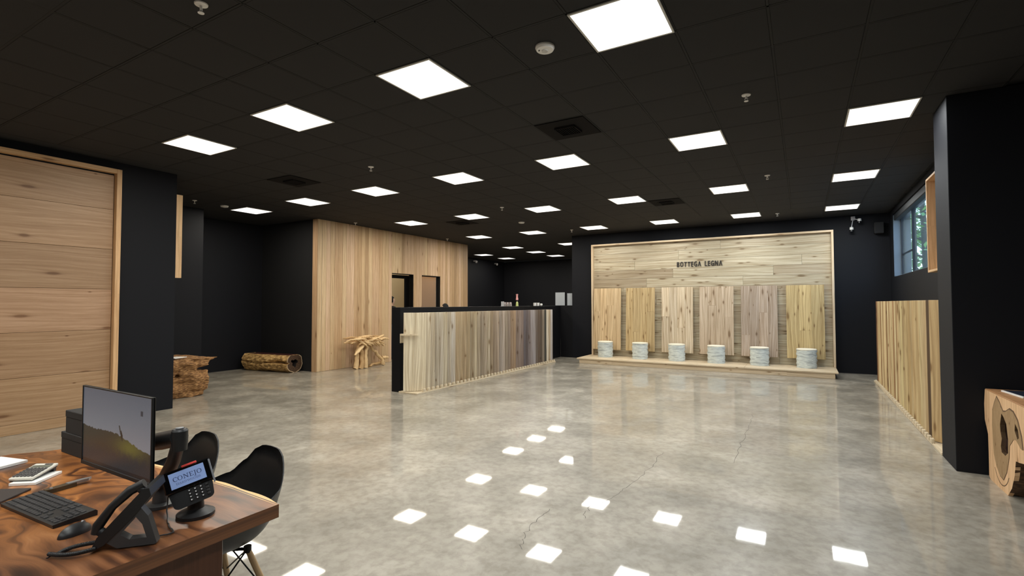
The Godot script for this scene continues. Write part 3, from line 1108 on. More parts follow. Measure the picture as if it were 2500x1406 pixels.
func counter() -> void:
	var w := mat("counter_black", rgb(14, 14, 17), 0.6)
	w.metallic_specular = 0.32
	var t := thing("reception_counter", "long black reception counter wall with a flat black cap", "counter", Vector3(-6.436, 0, -10.4))
	part("body", bx(Vector3(-0.1, 0, -3.45), Vector3(0.1, 1.50, 3.52), 0.003), w, t)
	part("cap", bx(Vector3(-0.1, 1.50, -3.45), Vector3(0.1, 1.536, 3.52), 0.003), w, t)
	part("return_wall", bx(Vector3(0.1, 0, -3.75), Vector3(0.49, 1.50, -3.45)), w, t)
	part("return_cap", bx(Vector3(-0.1, 1.50, -3.75), Vector3(0.49, 1.536, -3.45), 0.003), w, t)
	var r := thing("sample_rack", "pale wood comb rack on the counter front holding upright flooring boards", "display rack", Vector3(-6.12, 0, -9.7))
	var cm := wood(rgb(234, 220, 192), "plain", 0.5)
	part("base", bx(Vector3(-0.21, 0, -2.86), Vector3(0.225, 0.026, 2.86), 0.003, 2), cm, r)
	part("rail", bx(Vector3(-0.20, 1.035, -2.7), Vector3(-0.10, 1.058, 2.83), 0.003, 2), cm, r)
	part("rail_back", bx(Vector3(-0.215, 0.888, -2.7), Vector3(-0.198, 1.058, 2.83), 0.003, 2), cm, r)
	var fs := mb()
	prism(fs, [Vector2(0, 0), Vector2(0.20, -0.17), Vector2(0.235, -0.17), Vector2(0.24, -0.145), Vector2(0.06, 0.03), Vector2(0.0, 0.05)], 0.0, 0.023, Transform3D(Basis(Vector3(1, 0, 0), Vector3(0, 0, 1), Vector3(0, 1, 0)), Vector3(-0.09, 1.035, 2.905)))
	part("tooth", fs, cm, r)
	var pal := [[206, 192, 160, "pale straw"], [204, 190, 160, "pale straw"], [198, 184, 156, "pale beige"], [186, 174, 150, "greyish beige"], [190, 178, 154, "greyish beige"], [196, 182, 152, "pale beige"], [178, 166, 142, "greyish beige"], [194, 184, 164, "pale grey beige"], [178, 156, 120, "honey"], [184, 162, 126, "honey"], [170, 148, 114, "golden brown"], [176, 154, 118, "golden brown"], [160, 142, 112, "olive brown"], [192, 174, 140, "pale honey"], [168, 152, 124, "olive beige"], [156, 140, 116, "dull brown"], [162, 146, 120, "dull brown"], [186, 170, 140, "pale honey"], [158, 138, 108, "olive brown"], [148, 130, 106, "mid brown"], [164, 146, 122, "dull brown"], [156, 142, 124, "greyish brown"], [172, 156, 136, "greyish beige"], [150, 134, 112, "mid brown"], [142, 124, 104, "mid brown"], [150, 126, 98, "reddish brown"], [158, 132, 100, "amber brown"], [134, 116, 100, "taupe"], [140, 122, 106, "taupe"], [126, 108, 94, "dark taupe"], [104, 94, 92, "slate purple"], [98, 86, 80, "dark slate"], [124, 112, 104, "grey taupe"], [156, 146, 138, "pale grey"], [160, 150, 142, "pale grey"], [112, 98, 84, "dark brown"], [98, 80, 62, "deep brown"], [92, 76, 58, "deep brown"], [138, 122, 100, "mid taupe"], [62, 58, 46, "nearly black"], [208, 194, 166, "cream"], [176, 156, 124, "honey"], [180, 170, 158, "silver beige"]]
	var cols := []
	for p in pal:
		cols.append([rgb(mini(255, int(p[0] * 1.13)), mini(255, int(p[1] * 1.15)), mini(255, int(p[2] * 1.21))), p[3]])
	sample_rack(r, 1.0, 43, -7.11, -0.1266, 1.405, -5.925, cols, "sample_board", "near end of the reception counter", "upright flooring boards on the counter", "oak")


func right_rack() -> void:
	var r := thing("sample_rack", "pale wood comb base along the right wall holding tall flooring boards", "display rack", Vector3(1.47, 0, -9.8))
	var cm := wood(rgb(234, 220, 192), "plain", 0.5)
	part("base", bx(Vector3(-0.235, 0, -2.85), Vector3(0.225, 0.026, 2.93), 0.003, 2), cm, r)
	part("rail", bx(Vector3(0.1, 1.2, -2.6), Vector3(0.225, 1.224, 2.3), 0.003, 2), cm, r)
	var pal := [[186, 154, 110, "brown honey"], [88, 66, 46, "very dark brown"], [190, 160, 118, "tan"], [196, 168, 126, "tan"], [198, 172, 128, "pale tan"], [184, 154, 110, "brown honey"], [196, 166, 120, "tan"], [190, 158, 112, "golden"], [198, 170, 126, "pale tan"], [176, 144, 98, "mid brown"], [196, 166, 118, "golden"], [202, 174, 126, "pale gold"], [184, 156, 112, "brown honey"], [196, 172, 124, "pale gold"], [200, 176, 130, "pale gold"]]
	var cols := []
	for i in 33:
		var p: Array = pal[i % pal.size()] if i < 15 else [[200, 172, 128, "pale tan"], [176, 142, 100, "mid brown"], [206, 182, 138, "cream tan"], [150, 112, 74, "dark brown"], [198, 170, 124, "golden"]][i % 5]
		cols.append([rgb(mini(255, int(p[0] * 1.1)), mini(255, int(p[1] * 1.14)), mini(255, int(p[2] * 1.17))), p[3]])
	cols[32] = [rgb(120, 84, 52), "dark reddish brown"]
	sample_rack(r, -1.0, 33, -7.40, -0.151, 1.60, 1.255, cols, "sample_board", "viewer in the right wall rack", "tall flooring boards in the right wall rack", "oak")


func ceiling_bits() -> void:
	var white := mat("white_plastic", rgb(232, 230, 226), 0.4)
	var sp := [[-3.47, -1.82, "at the top left edge of the view"], [-0.44, -5.29, "right of the dark vent near the middle"], [-5.47, -5.30, "above the slatted wall, between second and third lamp rows"], [-10.21, -5.30, "in the alcove by the pale wood strip"], [-0.45, -8.82, "beside the third row of lamps on the right"], [-5.42, -8.94, "above the reception counter"], [-9.61, -8.81, "at the top of the slatted wall's left part"], [-9.53, -12.44, "at the top of the slatted wall's right part"], [-5.44, -12.65, "by the left end of the display wall"], [-0.46, -12.70, "above the right end of the plank display"]]
	for s in sp:
		var t := thing("sprinkler", "white pendant sprinkler head %s" % s[2], "sprinkler", Vector3(s[0], CEIL, s[1]), 0.0, "ceiling sprinklers")
		var st := mb()
		lathe(st, [Vector2(0.0, 0.0), Vector2(0.042, 0.0), Vector2(0.040, -0.008), Vector2(0.018, -0.014), Vector2(0.0, -0.014)], 20)
		part("escutcheon", st, white, t)
		st = mb()
		lathe(st, [Vector2(0.009, -0.012), Vector2(0.009, -0.035), Vector2(0.005, -0.04), Vector2(0.0, -0.04)], 10)
		for a in [0.0, PI]:
			tube(st, [Vector3(cos(a) * 0.008, -0.03, 0), Vector3(cos(a) * 0.014, -0.045, 0), Vector3(cos(a) * 0.004, -0.062, 0)], [0.003, 0.003, 0.003], 6)
		part("frame_arms", st, white, t)
		st = mb()
		lathe(st, [Vector2(0.0, -0.060), Vector2(0.02, -0.060), Vector2(0.02, -0.064), Vector2(0.0, -0.066)], 16)
		part("deflector", st, white, t)
	for d in [[-1.72, -3.49, "round white smoke detector beside the brightest near lamp"], [-10.24, -5.9, "small round white detector in the alcove ceiling"], [-5.99, -10.81, "small round white detector above the counter's far half"]]:
		var t := thing("smoke_detector", d[2], "smoke detector", Vector3(d[0], CEIL, d[1]), 0.6)
		var st := mb()
		lathe(st, [Vector2(0.0, 0.0), Vector2(0.075, 0.0), Vector2(0.076, -0.012), Vector2(0.066, -0.03), Vector2(0.03, -0.034), Vector2(0.0, -0.034)], 32)
		part("body", st, white, t)
		st = mb()
		lathe(st, [Vector2(0.026, -0.033), Vector2(0.026, -0.039), Vector2(0.02, -0.041), Vector2(0.0, -0.041)], 24)
		part("sensor", st, mat("detector_grey", rgb(200, 198, 194), 0.5), t)
		part("indicator", bx(Vector3(-0.052, -0.036, -0.008), Vector3(-0.04, -0.03, 0.008), 0.002), mat("indicator_black", rgb(30, 30, 30), 0.4), t)
	var vm := mat("vent_black", rgb(32, 30, 30), 0.95)
	vm.metallic_specular = 0.2
	for v in [[-2.31, -5.29, "black ceiling vent panel nearest, left of centre"], [-2.31, -10.14, "black ceiling vent panel beside the third lamp row"], [-7.2, -5.29, "black ceiling vent panel left of the second lamp row"], [-7.3, -10.14, "black ceiling vent panel near the slatted wall"]]:
		var t := thing("ceiling_vent", v[2], "vent", Vector3(v[0], CEIL - 0.002, v[1]), 0.0, "black ceiling vents")
		part("plate", bx(Vector3(-0.295, -0.006, -0.29), Vector3(0.295, 0.0, 0.29), 0.002), vm, t)
		for k in 8:
			part("slat", bx(Vector3(-0.1 + k * 0.026, -0.026, -0.11), Vector3(-0.092 + k * 0.026, -0.006, 0.11), 0.001), vm, t)
		var st := mb()
		for q in [-1, 1]:
			box(st, Vector3(0, -0.018, q * 0.118), Vector3(0.24, 0.026, 0.014), 0.002)
			box(st, Vector3(q * 0.118, -0.018, 0), Vector3(0.014, 0.026, 0.23), 0.002)
		part("collar", st, vm, t)
	# two-headed camera mount on the end wall, and two small ones far behind
	var g := thing("security_camera", "pair of small white heads on a bent arm at the end wall's top right", "camera", Vector3(1.03, 3.50, -13.85))
	part("mount", bx(Vector3(-0.04, 0.0, 0), Vector3(0.04, 0.09, 0.03), 0.004), mat("camera_grey", rgb(190, 190, 194), 0.4), g)
	var st := mb()
	tube(st, [Vector3(0, 0.05, 0.03), Vector3(0.0, 0.03, 0.12), Vector3(-0.02, -0.05, 0.14), Vector3(-0.04, -0.17, 0.14)], [0.008, 0.008, 0.008, 0.008], 8)
	tube(st, [Vector3(0, 0.03, 0.12), Vector3(0.05, 0.0, 0.15), Vector3(0.1, -0.01, 0.15)], [0.008, 0.008, 0.008], 8)
	part("arm", st, mats["camera_grey"], g)
	for h in [Vector3(-0.04, -0.22, 0.14), Vector3(0.11, -0.04, 0.16)]:
		st = mb()
		lathe(st, [Vector2(0.0, 0.055), Vector2(0.034, 0.05), Vector2(0.04, 0.01), Vector2(0.04, -0.01)], 18)
		part("head", st, white, g, h)
		st = mb()
		lathe(st, [Vector2(0.041, -0.008), Vector2(0.043, -0.05), Vector2(0.034, -0.055), Vector2(0.0, -0.05)], 18)
		part("lens_hood", st, mat("hood_black", rgb(14, 14, 16), 0.3), g, h)
	var s := thing("wall_speaker", "small black speaker in the dark corner right of the display", "speaker", Vector3(1.5, 3.28, -13.85))
	part("cabinet", bx(Vector3(-0.09, -0.13, 0.0), Vector3(0.09, 0.13, 0.17), 0.02), mat("speaker_black", rgb(16, 16, 18), 0.5), s)
	part("grille", bx(Vector3(-0.08, -0.12, 0.17), Vector3(0.08, 0.12, 0.176), 0.003), mat("speaker_cloth", rgb(24, 24, 26), 0.9), s)
	for c in [[-12.46, -18.36, "small grey camera on the rear room's left wall, nearer one"], [-12.46, -20.1, "small grey camera on the rear room's left wall, farther one"]]:
		var t := thing("security_camera", c[2], "camera", Vector3(c[0], 3.5, c[1]))
		part("mount", bx(Vector3(-0.14, -0.03, -0.03), Vector3(-0.02, 0.02, 0.03), 0.004), mats["camera_grey"], t)
		st = mb()
		lathe(st, [Vector2(0.0, 0.0), Vector2(0.05, 0.0), Vector2(0.055, -0.05), Vector2(0.03, -0.09), Vector2(0.0, -0.1)], 16)
		part("head", st, mats["camera_grey"], t)


# ------------------------------------------------------------------ logs and roots

func logs() -> void:
	var bark := tri_wood(rgb(255, 226, 168), "bark", 0.6, 0.85, 0.5, Vector3(0.8, 1.8, 1.8))
	var endm := tri_wood(rgb(112, 92, 76), "bark", 2.5, 0.8, 0.2)
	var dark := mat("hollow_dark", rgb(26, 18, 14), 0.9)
	# hollow log bench by the alcove wall
	var t := thing("hollow_log", "hollow cut log lying against the black alcove wall", "log", Vector3(-10.34, 0, -7.66))
	t.rotation.y = deg_to_rad(7.0)
	var L := 1.46
	var nz := noise(90, 1.0, 3)
	var rad := func(an: float, x: float) -> float:
		var r := 0.235 + 0.03 * nz.get_noise_3d(cos(an) * 1.3, sin(an) * 1.3, x * 1.4) + 0.012 * nz.get_noise_3d(cos(an) * 6.0, sin(an) * 6.0, x * 7.0)
		var gape := exp(-pow((x + 0.3) / 0.22, 2.0))
		var crack := exp(-pow((an - (PI * 1.0 + 0.1 * sin(x * 5.0))) / (0.07 + 0.09 * gape), 2.0)) * (0.06 + 0.12 * gape)   # split along the front
		return r - crack
	var pt := func(an: float, x: float, k: float) -> Vector3:
		var r: float = rad.call(an, x) * k
		return Vector3(x, clampf(0.225 + sin(an) * r, 0.0, 0.405), -cos(an) * r)
	var st := mb()
	var sides := 44
	var segs := 26
	st.set_smooth_group(0)
	for i in segs:
		for q in sides:
			var a0 := TAU * q / sides
			var a1 := TAU * (q + 1) / sides
			var xa := -L + L * i / segs
			var xb := -L + L * (i + 1) / segs
			var o := Vector3(0, sin(a0), -cos(a0))
			var p0: Vector3 = pt.call(a0, xa, 1.0)
			var p1: Vector3 = pt.call(a1, xa, 1.0)
			var p2: Vector3 = pt.call(a1, xb, 1.0)
			var p3: Vector3 = pt.call(a0, xb, 1.0)
			var n := (p2 - p0).cross(p3 - p1).normalized()
			if n.dot(o) < 0:
				n = -n
			quad(st, p0, p1, p2, p3, n)
	part("bark", st, bark, t)
	st = mb()
	var rim := mb()
	for q in sides:
		var a0 := TAU * q / sides
		var a1 := TAU * (q + 1) / sides
		var hole0 := 0.36 + 0.08 * sin(a0 * 3.0) + 0.05 * sin(a0 * 5.0 + 1.0)
		var hole1 := 0.36 + 0.08 * sin(a1 * 3.0) + 0.05 * sin(a1 * 5.0 + 1.0)
		for x in [0.0, -L]:
			quad(rim, pt.call(a0, x, 1.0), pt.call(a1, x, 1.0), pt.call(a1, x, 0.92), pt.call(a0, x, 0.92), Vector3(1 if x == 0.0 else -1, 0, 0))
			quad(st, pt.call(a0, x, 0.92), pt.call(a1, x, 0.92), pt.call(a1, x, hole1), pt.call(a0, x, hole0), Vector3(1 if x == 0.0 else -1, 0, 0))
	part("sapwood_rim", rim, mat("sapwood", rgb(190, 166, 134), 0.8), t)
	part("end_grain", st, endm, t)
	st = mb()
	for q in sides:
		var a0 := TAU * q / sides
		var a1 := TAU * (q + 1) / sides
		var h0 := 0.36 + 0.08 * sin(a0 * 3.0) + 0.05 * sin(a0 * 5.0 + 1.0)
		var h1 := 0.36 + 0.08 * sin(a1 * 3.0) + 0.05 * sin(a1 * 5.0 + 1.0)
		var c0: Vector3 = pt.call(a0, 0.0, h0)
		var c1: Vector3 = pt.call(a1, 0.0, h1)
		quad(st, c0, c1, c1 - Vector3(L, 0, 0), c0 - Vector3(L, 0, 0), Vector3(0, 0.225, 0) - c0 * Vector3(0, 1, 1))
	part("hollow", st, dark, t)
	part("top_slab", bx(Vector3(-L + 0.12, 0.395, -0.13), Vector3(-0.05, 0.412, 0.13), 0.006, 0), mat("dark_red_wood", rgb(60, 26, 20), 0.5), t)
	# eroded root block behind the end of the left wall
	t = thing("root_block", "eroded brown root block with a jagged spike behind the left wall's end", "stump", Vector3(-9.50, 0, -4.66))
	var nr := noise(120, 1.0, 4)
	var field := func(p: Vector3) -> float:
		var w := Vector3(nr.get_noise_3d(p.x * 2.2, p.y * 5.5, p.z * 2.2), nr.get_noise_3d(p.x * 2.2 + 9.0, p.y * 5.5, p.z * 2.2), nr.get_noise_3d(p.x * 2.0, p.y * 7.0 + 5.0, p.z * 2.0))
		var q := p + w * Vector3(0.09, 0.03, 0.10)
		var taper := 0.06 * (1.0 - clampf(p.y / 0.5, 0.0, 1.0))
		var d := (q - Vector3(-0.15, 0.31, 0.02)).abs() - Vector3(0.48, 0.33, 0.40 - taper)
		var bxd := Vector3(maxf(d.x, 0), maxf(d.y, 0), maxf(d.z, 0)).length() + minf(maxf(d.x, maxf(d.y, d.z)), 0.0) - 0.03
		var spike := capsule(p, Vector3(0.12, 0.585, -0.22), Vector3(0.09, 0.62, -0.66), 0.085, 0.014)
		var notch := capsule(Vector3(0, p.y, p.z), Vector3(0, 0.50, -0.62), Vector3(0, 0.46, -0.20), 0.085, 0.02)
		var notch2 := capsule(p, Vector3(0.6, 0.36, 0.22), Vector3(0.25, 0.38, 0.1), 0.05, 0.03)
		var r := smin(bxd, spike, 0.06)
		r = maxf(r, -notch) if p.y < 0.56 else r
		r = maxf(r, -notch2)
		r = maxf(r, p.y - 0.655)
		return maxf(r, -p.y + 0.002) + 0.018 * nr.get_noise_3d(p.x * 5.0, p.y * 16.0, p.z * 5.0)
	st = mb()
	nets(st, field, Vector3(-0.75, -0.05, -0.72), Vector3(0.5, 0.78, 0.55), 0.024)
	part("root_wood", st, tri_wood(rgb(196, 158, 114), "bark", 0.8, 0.85, 0.9, Vector3(1, 3.4, 1)), t)
	var mg := thing("magazine", "white magazine lying on the eroded root block", "magazine", Vector3(-9.36, 0.672, -4.60), 0.4)
	part("pages", bx(Vector3(-0.1, 0, -0.13), Vector3(0.1, 0.012, 0.13), 0.002), mat("paper_white", rgb(238, 236, 230), 0.7), mg)
	# big log stool at the right edge
	t = thing("log_stool", "massive cut log with a hollow heart and flat top at the right edge", "log stool", Vector3(1.45, 0, 0))
	# the cut face lies in the plane x = 0 of the log: polygon of (z, y)
	var outline := [Vector2(-6.257, 0.80), Vector2(-6.29, 0.66), Vector2(-6.285, 0.52), Vector2(-6.2, 0.40), Vector2(-6.2, 0.22), Vector2(-6.205, 0.02), Vector2(-6.16, 0.0), Vector2(-5.72, 0.0), Vector2(-5.62, 0.09), Vector2(-5.551, 0.211), Vector2(-5.511, 0.338), Vector2(-5.44, 0.345), Vector2(-5.34, 0.363), Vector2(-5.2, 0.42), Vector2(-5.12, 0.58), Vector2(-5.16, 0.80)]
	var heart := [Vector2(-5.932, 0.778), Vector2(-6.0, 0.71), Vector2(-6.054, 0.638), Vector2(-6.07, 0.5), Vector2(-6.063, 0.40), Vector2(-6.05, 0.27), Vector2(-5.989, 0.177), Vector2(-5.90, 0.115), Vector2(-5.813, 0.104), Vector2(-5.73, 0.19), Vector2(-5.663, 0.326), Vector2(-5.644, 0.426), Vector2(-5.55, 0.5), Vector2(-5.486, 0.508), Vector2(-5.40, 0.465), Vector2(-5.357, 0.462), Vector2(-5.38, 0.56), Vector2(-5.452, 0.671), Vector2(-5.54, 0.72), Vector2(-5.627, 0.728), Vector2(-5.72, 0.69), Vector2(-5.781, 0.681), Vector2(-5.86, 0.74)]
	var cave := [Vector2(-5.817, 0.659), Vector2(-5.86, 0.558), Vector2(-5.855, 0.498), Vector2(-5.826, 0.443), Vector2(-5.855, 0.375), Vector2(-5.837, 0.326), Vector2(-5.749, 0.318), Vector2(-5.682, 0.358), Vector2(-5.671, 0.472), Vector2(-5.703, 0.591), Vector2(-5.763, 0.639)]
	var cave2 := [Vector2(-5.50, 0.64), Vector2(-5.515, 0.58), Vector2(-5.46, 0.52), Vector2(-5.425, 0.54), Vector2(-5.44, 0.6)]
	var xf := Transform3D(Basis(Vector3(0, 0, 1), Vector3(0, 1, 0), Vector3(1, 0, 0)), Vector3.ZERO)
	var pale := wood(rgb(240, 200, 156), "plain", 0.6)
	st = mb()
	prism(st, outline, 0.03, 0.0, xf, [cave, cave2], false)
	part("cut_face", st, pale, t)
	st = mb()
	prism(st, heart, 0.02, -0.0015, xf, [cave, cave2], false)
	var ring_dark := mb()
	var rim2 := []
	var mid2 := Vector2(-5.83, 0.43)
	for v in heart:
		rim2.append(mid2 + (v - mid2) * 1.035 + Vector2(0.004, 0.003))
	prism(ring_dark, rim2, 0.02, -0.0007, xf, [cave, cave2], false)
	var arc := []
	for k in 12:
		var a := -2.5 + 1.9 * k / 11.0
		arc.append(Vector2(-5.86 + cos(a) * 0.22, 0.30 + sin(a) * 0.26))
	for k in 12:
		var a := -0.6 - 1.9 * k / 11.0
		arc.append(Vector2(-5.86 + cos(a) * 0.212, 0.30 + sin(a) * 0.252))
	prism(ring_dark, arc, 0.02, -0.0009, xf, [], false)
	part("growth_ring", ring_dark, mat("growth_ring_brown", rgb(96, 70, 44), 0.7), t)
	part("heartwood", st, tri_wood(rgb(176, 146, 106), "plain", 1.5, 0.7, 0.1), t)
	for c in [cave, cave2]:
		st = mb()
		prism(st, c, 0.30, 0.24, xf)
		for i in c.size():
			var a: Vector2 = c[i]
			var b: Vector2 = c[(i + 1) % c.size()]
			var mid := Vector2.ZERO
			for v in c:
				mid += v / c.size()
			quad(st, xf * Vector3(a.x, a.y, 0.0), xf * Vector3(b.x, b.y, 0.0), xf * Vector3(b.x, b.y, 0.26), xf * Vector3(a.x, a.y, 0.26), xf.basis * Vector3(mid.x - a.x, mid.y - a.y, 0))
		part("hollow", st, mat("hollow_brown", rgb(58, 34, 26), 0.9), t)
	# bark round the sides, lumpy along the log
	st = mb()
	var nb := noise(140, 1.0, 3)
	var fine := []
	for i in range(0, outline.size() - 1):
		for k in 5:
			fine.append(outline[i].lerp(outline[i + 1], k / 5.0))
	fine.append(outline[-1])
	var lenx := 1.1
	for i in fine.size() - 1:
		for j in 20:
			var p := []
			for e in [[i, j], [i + 1, j], [i + 1, j + 1], [i, j + 1]]:
				var v: Vector2 = fine[e[0]]
				var x: float = lenx * e[1] / 20.0
				var bump: float = 0.0 if e[1] == 0 or e[0] == 0 or e[0] == fine.size() - 1 else 0.02 * nb.get_noise_3d(v.x * 9.0, v.y * 9.0, x * 3.0)
				var mid := Vector2(-5.75, 0.42)
				v += (v - mid).normalized() * bump
				p.append(Vector3(x, maxf(v.y, 0.0), maxf(v.x, -6.295)))
			var n: Vector3 = (p[2] - p[0]).cross(p[3] - p[1]).normalized()
			var o := Vector3(0, fine[i].y - 0.42, fine[i].x + 5.75)
			quad(st, p[0], p[1], p[2], p[3], n if n.dot(o) > 0 else -n)
	part("bark", st, tri_wood(rgb(116, 92, 70), "bark", 0.9, 0.9, 0.5, Vector3(0.7, 2.4, 2.4)), t)
	plank("flat_top", t, Vector3(lenx / 2, 0.803, -5.71), Vector3(lenx, 0.012, 1.08), 0, wood(rgb(196, 146, 100), "plain", 0.5), 0.003)
	mg = thing("magazine", "magazine with a dark cover lying on the big right log", "magazine", Vector3(1.68, 0.81, -5.93), 0.12)
	part("pages", bx(Vector3(-0.14, 0, -0.18), Vector3(0.14, 0.012, 0.18), 0.001), mats["paper_white"], mg)
	part("cover", bx(Vector3(-0.125, 0.012, -0.17), Vector3(0.14, 0.015, 0.15), 0.001), mat("cover_navy", rgb(40, 44, 58), 0.3), mg)


func driftwood() -> void:
	var t := thing("driftwood_console", "pale driftwood console of tangled roots against the slatted wall", "console table", Vector3(-9.58, 0, -9.2))
	var m := tri_wood(rgb(244, 214, 166), "plain", 2.2, 0.8, 0.1)
	var m2 := tri_wood(rgb(212, 178, 130), "plain", 2.2, 0.8, 0.1)
	# z of the console runs away from the viewer, so +z is the left end in view
	var legs := [
		[Vector3(0.03, 0.0, 0.42), Vector3(0.02, 0.25, 0.36), Vector3(0.0, 0.5, 0.32), Vector3(-0.02, 0.72, 0.22)],
		[Vector3(0.1, 0.0, 0.30), Vector3(0.08, 0.25, 0.24), Vector3(0.04, 0.5, 0.22), Vector3(0.0, 0.74, 0.12)],
		[Vector3(0.12, 0.0, 0.16), Vector3(0.08, 0.3, 0.12), Vector3(0.05, 0.55, 0.05), Vector3(0.0, 0.74, -0.05)],
		[Vector3(-0.08, 0.0, 0.2), Vector3(-0.06, 0.3, 0.2), Vector3(-0.04, 0.72, 0.05)],
		[Vector3(0.04, 0.02, -0.5), Vector3(0.05, 0.16, -0.46), Vector3(0.03, 0.36, -0.28), Vector3(0.0, 0.55, -0.1), Vector3(0.0, 0.7, 0.02)],
		[Vector3(0.0, 0.06, -0.46), Vector3(0.02, 0.05, -0.2), Vector3(0.06, 0.02, -0.02)],
	]
	var rads := [[0.085, 0.055, 0.05, 0.06], [0.07, 0.055, 0.06, 0.06], [0.06, 0.045, 0.05, 0.06], [0.05, 0.05, 0.05], [0.075, 0.05, 0.045, 0.06, 0.07], [0.05, 0.035, 0.04]]
	for i in legs.size():
		var st := mb()
		tube(st, wobble(legs[i], 4, 0.018), stretch(rads[i], 4), 9, 0.8)
		part("root_leg", st, m if i % 2 == 0 else m2, t)
	var st := mb()
	tube(st, wobble([Vector3(0.16, 0.36, 0.55), Vector3(0.14, 0.46, 0.42), Vector3(0.1, 0.58, 0.22), Vector3(0.05, 0.64, 0.06)], 4, 0.012), stretch([0.028, 0.055, 0.06, 0.04], 4), 9, 0.7)
	part("jutting_root", st, tri_wood(rgb(255, 226, 178), "plain", 2.2, 0.8, 0.1), t)
	st = mb()
	tube(st, wobble([Vector3(0.02, 0.2, -0.5), Vector3(0.05, 0.19, -0.6), Vector3(0.06, 0.18, -0.68)], 3, 0.01), stretch([0.07, 0.055, 0.02], 3), 8, 0.7)
	part("root_knuckle", st, m, t)
	for k in 46:
		st = mb()
		var z := rng.randf_range(-0.5, 0.45)
		var a := rng.randf_range(-0.5, 0.5)
		var ln := rng.randf_range(0.16, 0.34)
		var y := rng.randf_range(0.64, 0.775)
		var x := rng.randf_range(-0.18, 0.16)
		var d := Vector3(sin(a) * 0.7, rng.randf_range(-0.25, 0.12), cos(a)) * ln * (1 if k % 2 == 0 else -1)
		var p0 := Vector3(x, y, z)
		tube(st, wobble([p0 - d * 0.7, p0, p0 + d * 0.7 - Vector3(0, 0.02, 0)], 4, 0.012), stretch([0.02, 0.05, 0.014], 4), 7, 0.65)
		part("root", st, m if k % 3 else m2, t)
	for k in 16:
		st = mb()
		var z := rng.randf_range(-0.42, 0.3)
		tube(st, wobble([Vector3(0.1, 0.72, z + 0.12), Vector3(0.16, 0.62, z), Vector3(0.14, 0.5 + rng.randf() * 0.1, z - 0.16)], 4, 0.01), stretch([0.036, 0.042, 0.014], 4), 7, 0.65)
		part("root", st, m if k % 2 else m2, t)


func wobble(pts: Array, n: int, amp: float) -> Array:
	var out := []
	for i in pts.size() - 1:
		for k in n:
			var f := float(k) / n
			var a: Vector3 = pts[maxi(i - 1, 0)]
			var d: Vector3 = pts[mini(i + 2, pts.size() - 1)]
			var p: Vector3 = pts[i].cubic_interpolate(pts[i + 1], a, d, f)
			if not (i == 0 and k == 0):
				p += Vector3(rng.randf_range(-amp, amp), rng.randf_range(-amp, amp), rng.randf_range(-amp, amp))
			out.append(p)
	out.append(pts[-1])
	return out


func stretch(r: Array, n: int) -> Array:
	var out := []
	for i in r.size() - 1:
		for k in n:
			out.append(lerpf(r[i], r[i + 1], float(k) / n) * rng.randf_range(0.9, 1.1))
	out.append(r[-1])
	return out


# ------------------------------------------------------------------ desk

func desk() -> void:
	var t := thing("desk", "live edge walnut desk with swirling orange brown grain in the foreground", "desk", Vector3.ZERO)
	var edge := [Vector2(-1.942, -1.372), Vector2(-2.1, -1.378), Vector2(-2.3, -1.388), Vector2(-2.5, -1.386), Vector2(-2.75, -1.372), Vector2(-3.0, -1.365), Vector2(-3.3, -1.36), Vector2(-3.6, -1.37), Vector2(-3.765, -1.30), Vector2(-3.80, -1.2), Vector2(-3.90, -1.06), Vector2(-3.95, -0.85), Vector2(-3.93, -0.3)]
	var top := edge.duplicate()
	top.append(Vector2(-1.938, -0.3))
	var m := mat("walnut_top", Color(0.86, 0.86, 0.84), 0.32)
	m.albedo_texture = tex["desk"]
	m.uv1_scale = Vector3(1 / 2.1, 1 / 1.1, 1)
	m.uv1_offset = Vector3(4.0 / 2.1, 1.4 / 1.1, 0)
	m.clearcoat_enabled = true
	m.clearcoat = 0.25
	m.clearcoat_roughness = 0.25
	var st := mb()
	var xf := Transform3D(Basis(Vector3(1, 0, 0), Vector3(0, 0, 1), Vector3(0, 1, 0)), Vector3.ZERO)
	prism(st, top, 0.695, 0.75, xf)
	part("top", st, m, t)
	# pale sapwood lip along the live edge, undercut below
	st = mb()
	for i in 7:
		for k in 6:
			var a: Vector2 = edge[i].lerp(edge[i + 1], k / 6.0)
			var b: Vector2 = edge[i].lerp(edge[i + 1], (k + 1) / 6.0)
			var wa := (0.020 + 0.004 * sin(a.x * 23.0)) * clampf((-1.93 - a.x) / 0.1, 0.12, 1.0)
			var wb := (0.020 + 0.004 * sin(b.x * 23.0)) * clampf((-1.93 - b.x) / 0.1, 0.12, 1.0)
			var a0 := Vector3(a.x, 0.7505, a.y + 0.012)
			var b0 := Vector3(b.x, 0.7505, b.y + 0.012)
			var a1 := Vector3(a.x, 0.747, a.y - wa)
			var b1 := Vector3(b.x, 0.747, b.y - wb)
			var a2 := Vector3(a.x, 0.697, a.y + 0.01)
			var b2 := Vector3(b.x, 0.697, b.y + 0.01)
			quad(st, a0, b0, b1, a1, Vector3(0, 1, -0.1).normalized(), Vector2(a.x, 0), Vector2(b.x, 0), Vector2(b.x, 0.04), Vector2(a.x, 0.04))
			quad(st, a1, b1, b2, a2, Vector3(0, -0.4, -1).normalized())
			if i == 0 and k == 0:
				tri(st, a0, a1, a2, Vector3(1, 0, 0))
	part("live_edge", st, mat("sapwood_edge", rgb(226, 186, 128), 0.5), t)
	var leg := wood(rgb(96, 58, 38), "plain", 0.4)
	plank("leg", t, Vector3(-2.035, 0.3475, -0.75), Vector3(0.07, 0.695, 0.84), 1, leg, 0.004)
	plank("leg", t, Vector3(-3.6, 0.3475, -0.75), Vector3(0.07, 0.695, 0.84), 1, leg, 0.004)


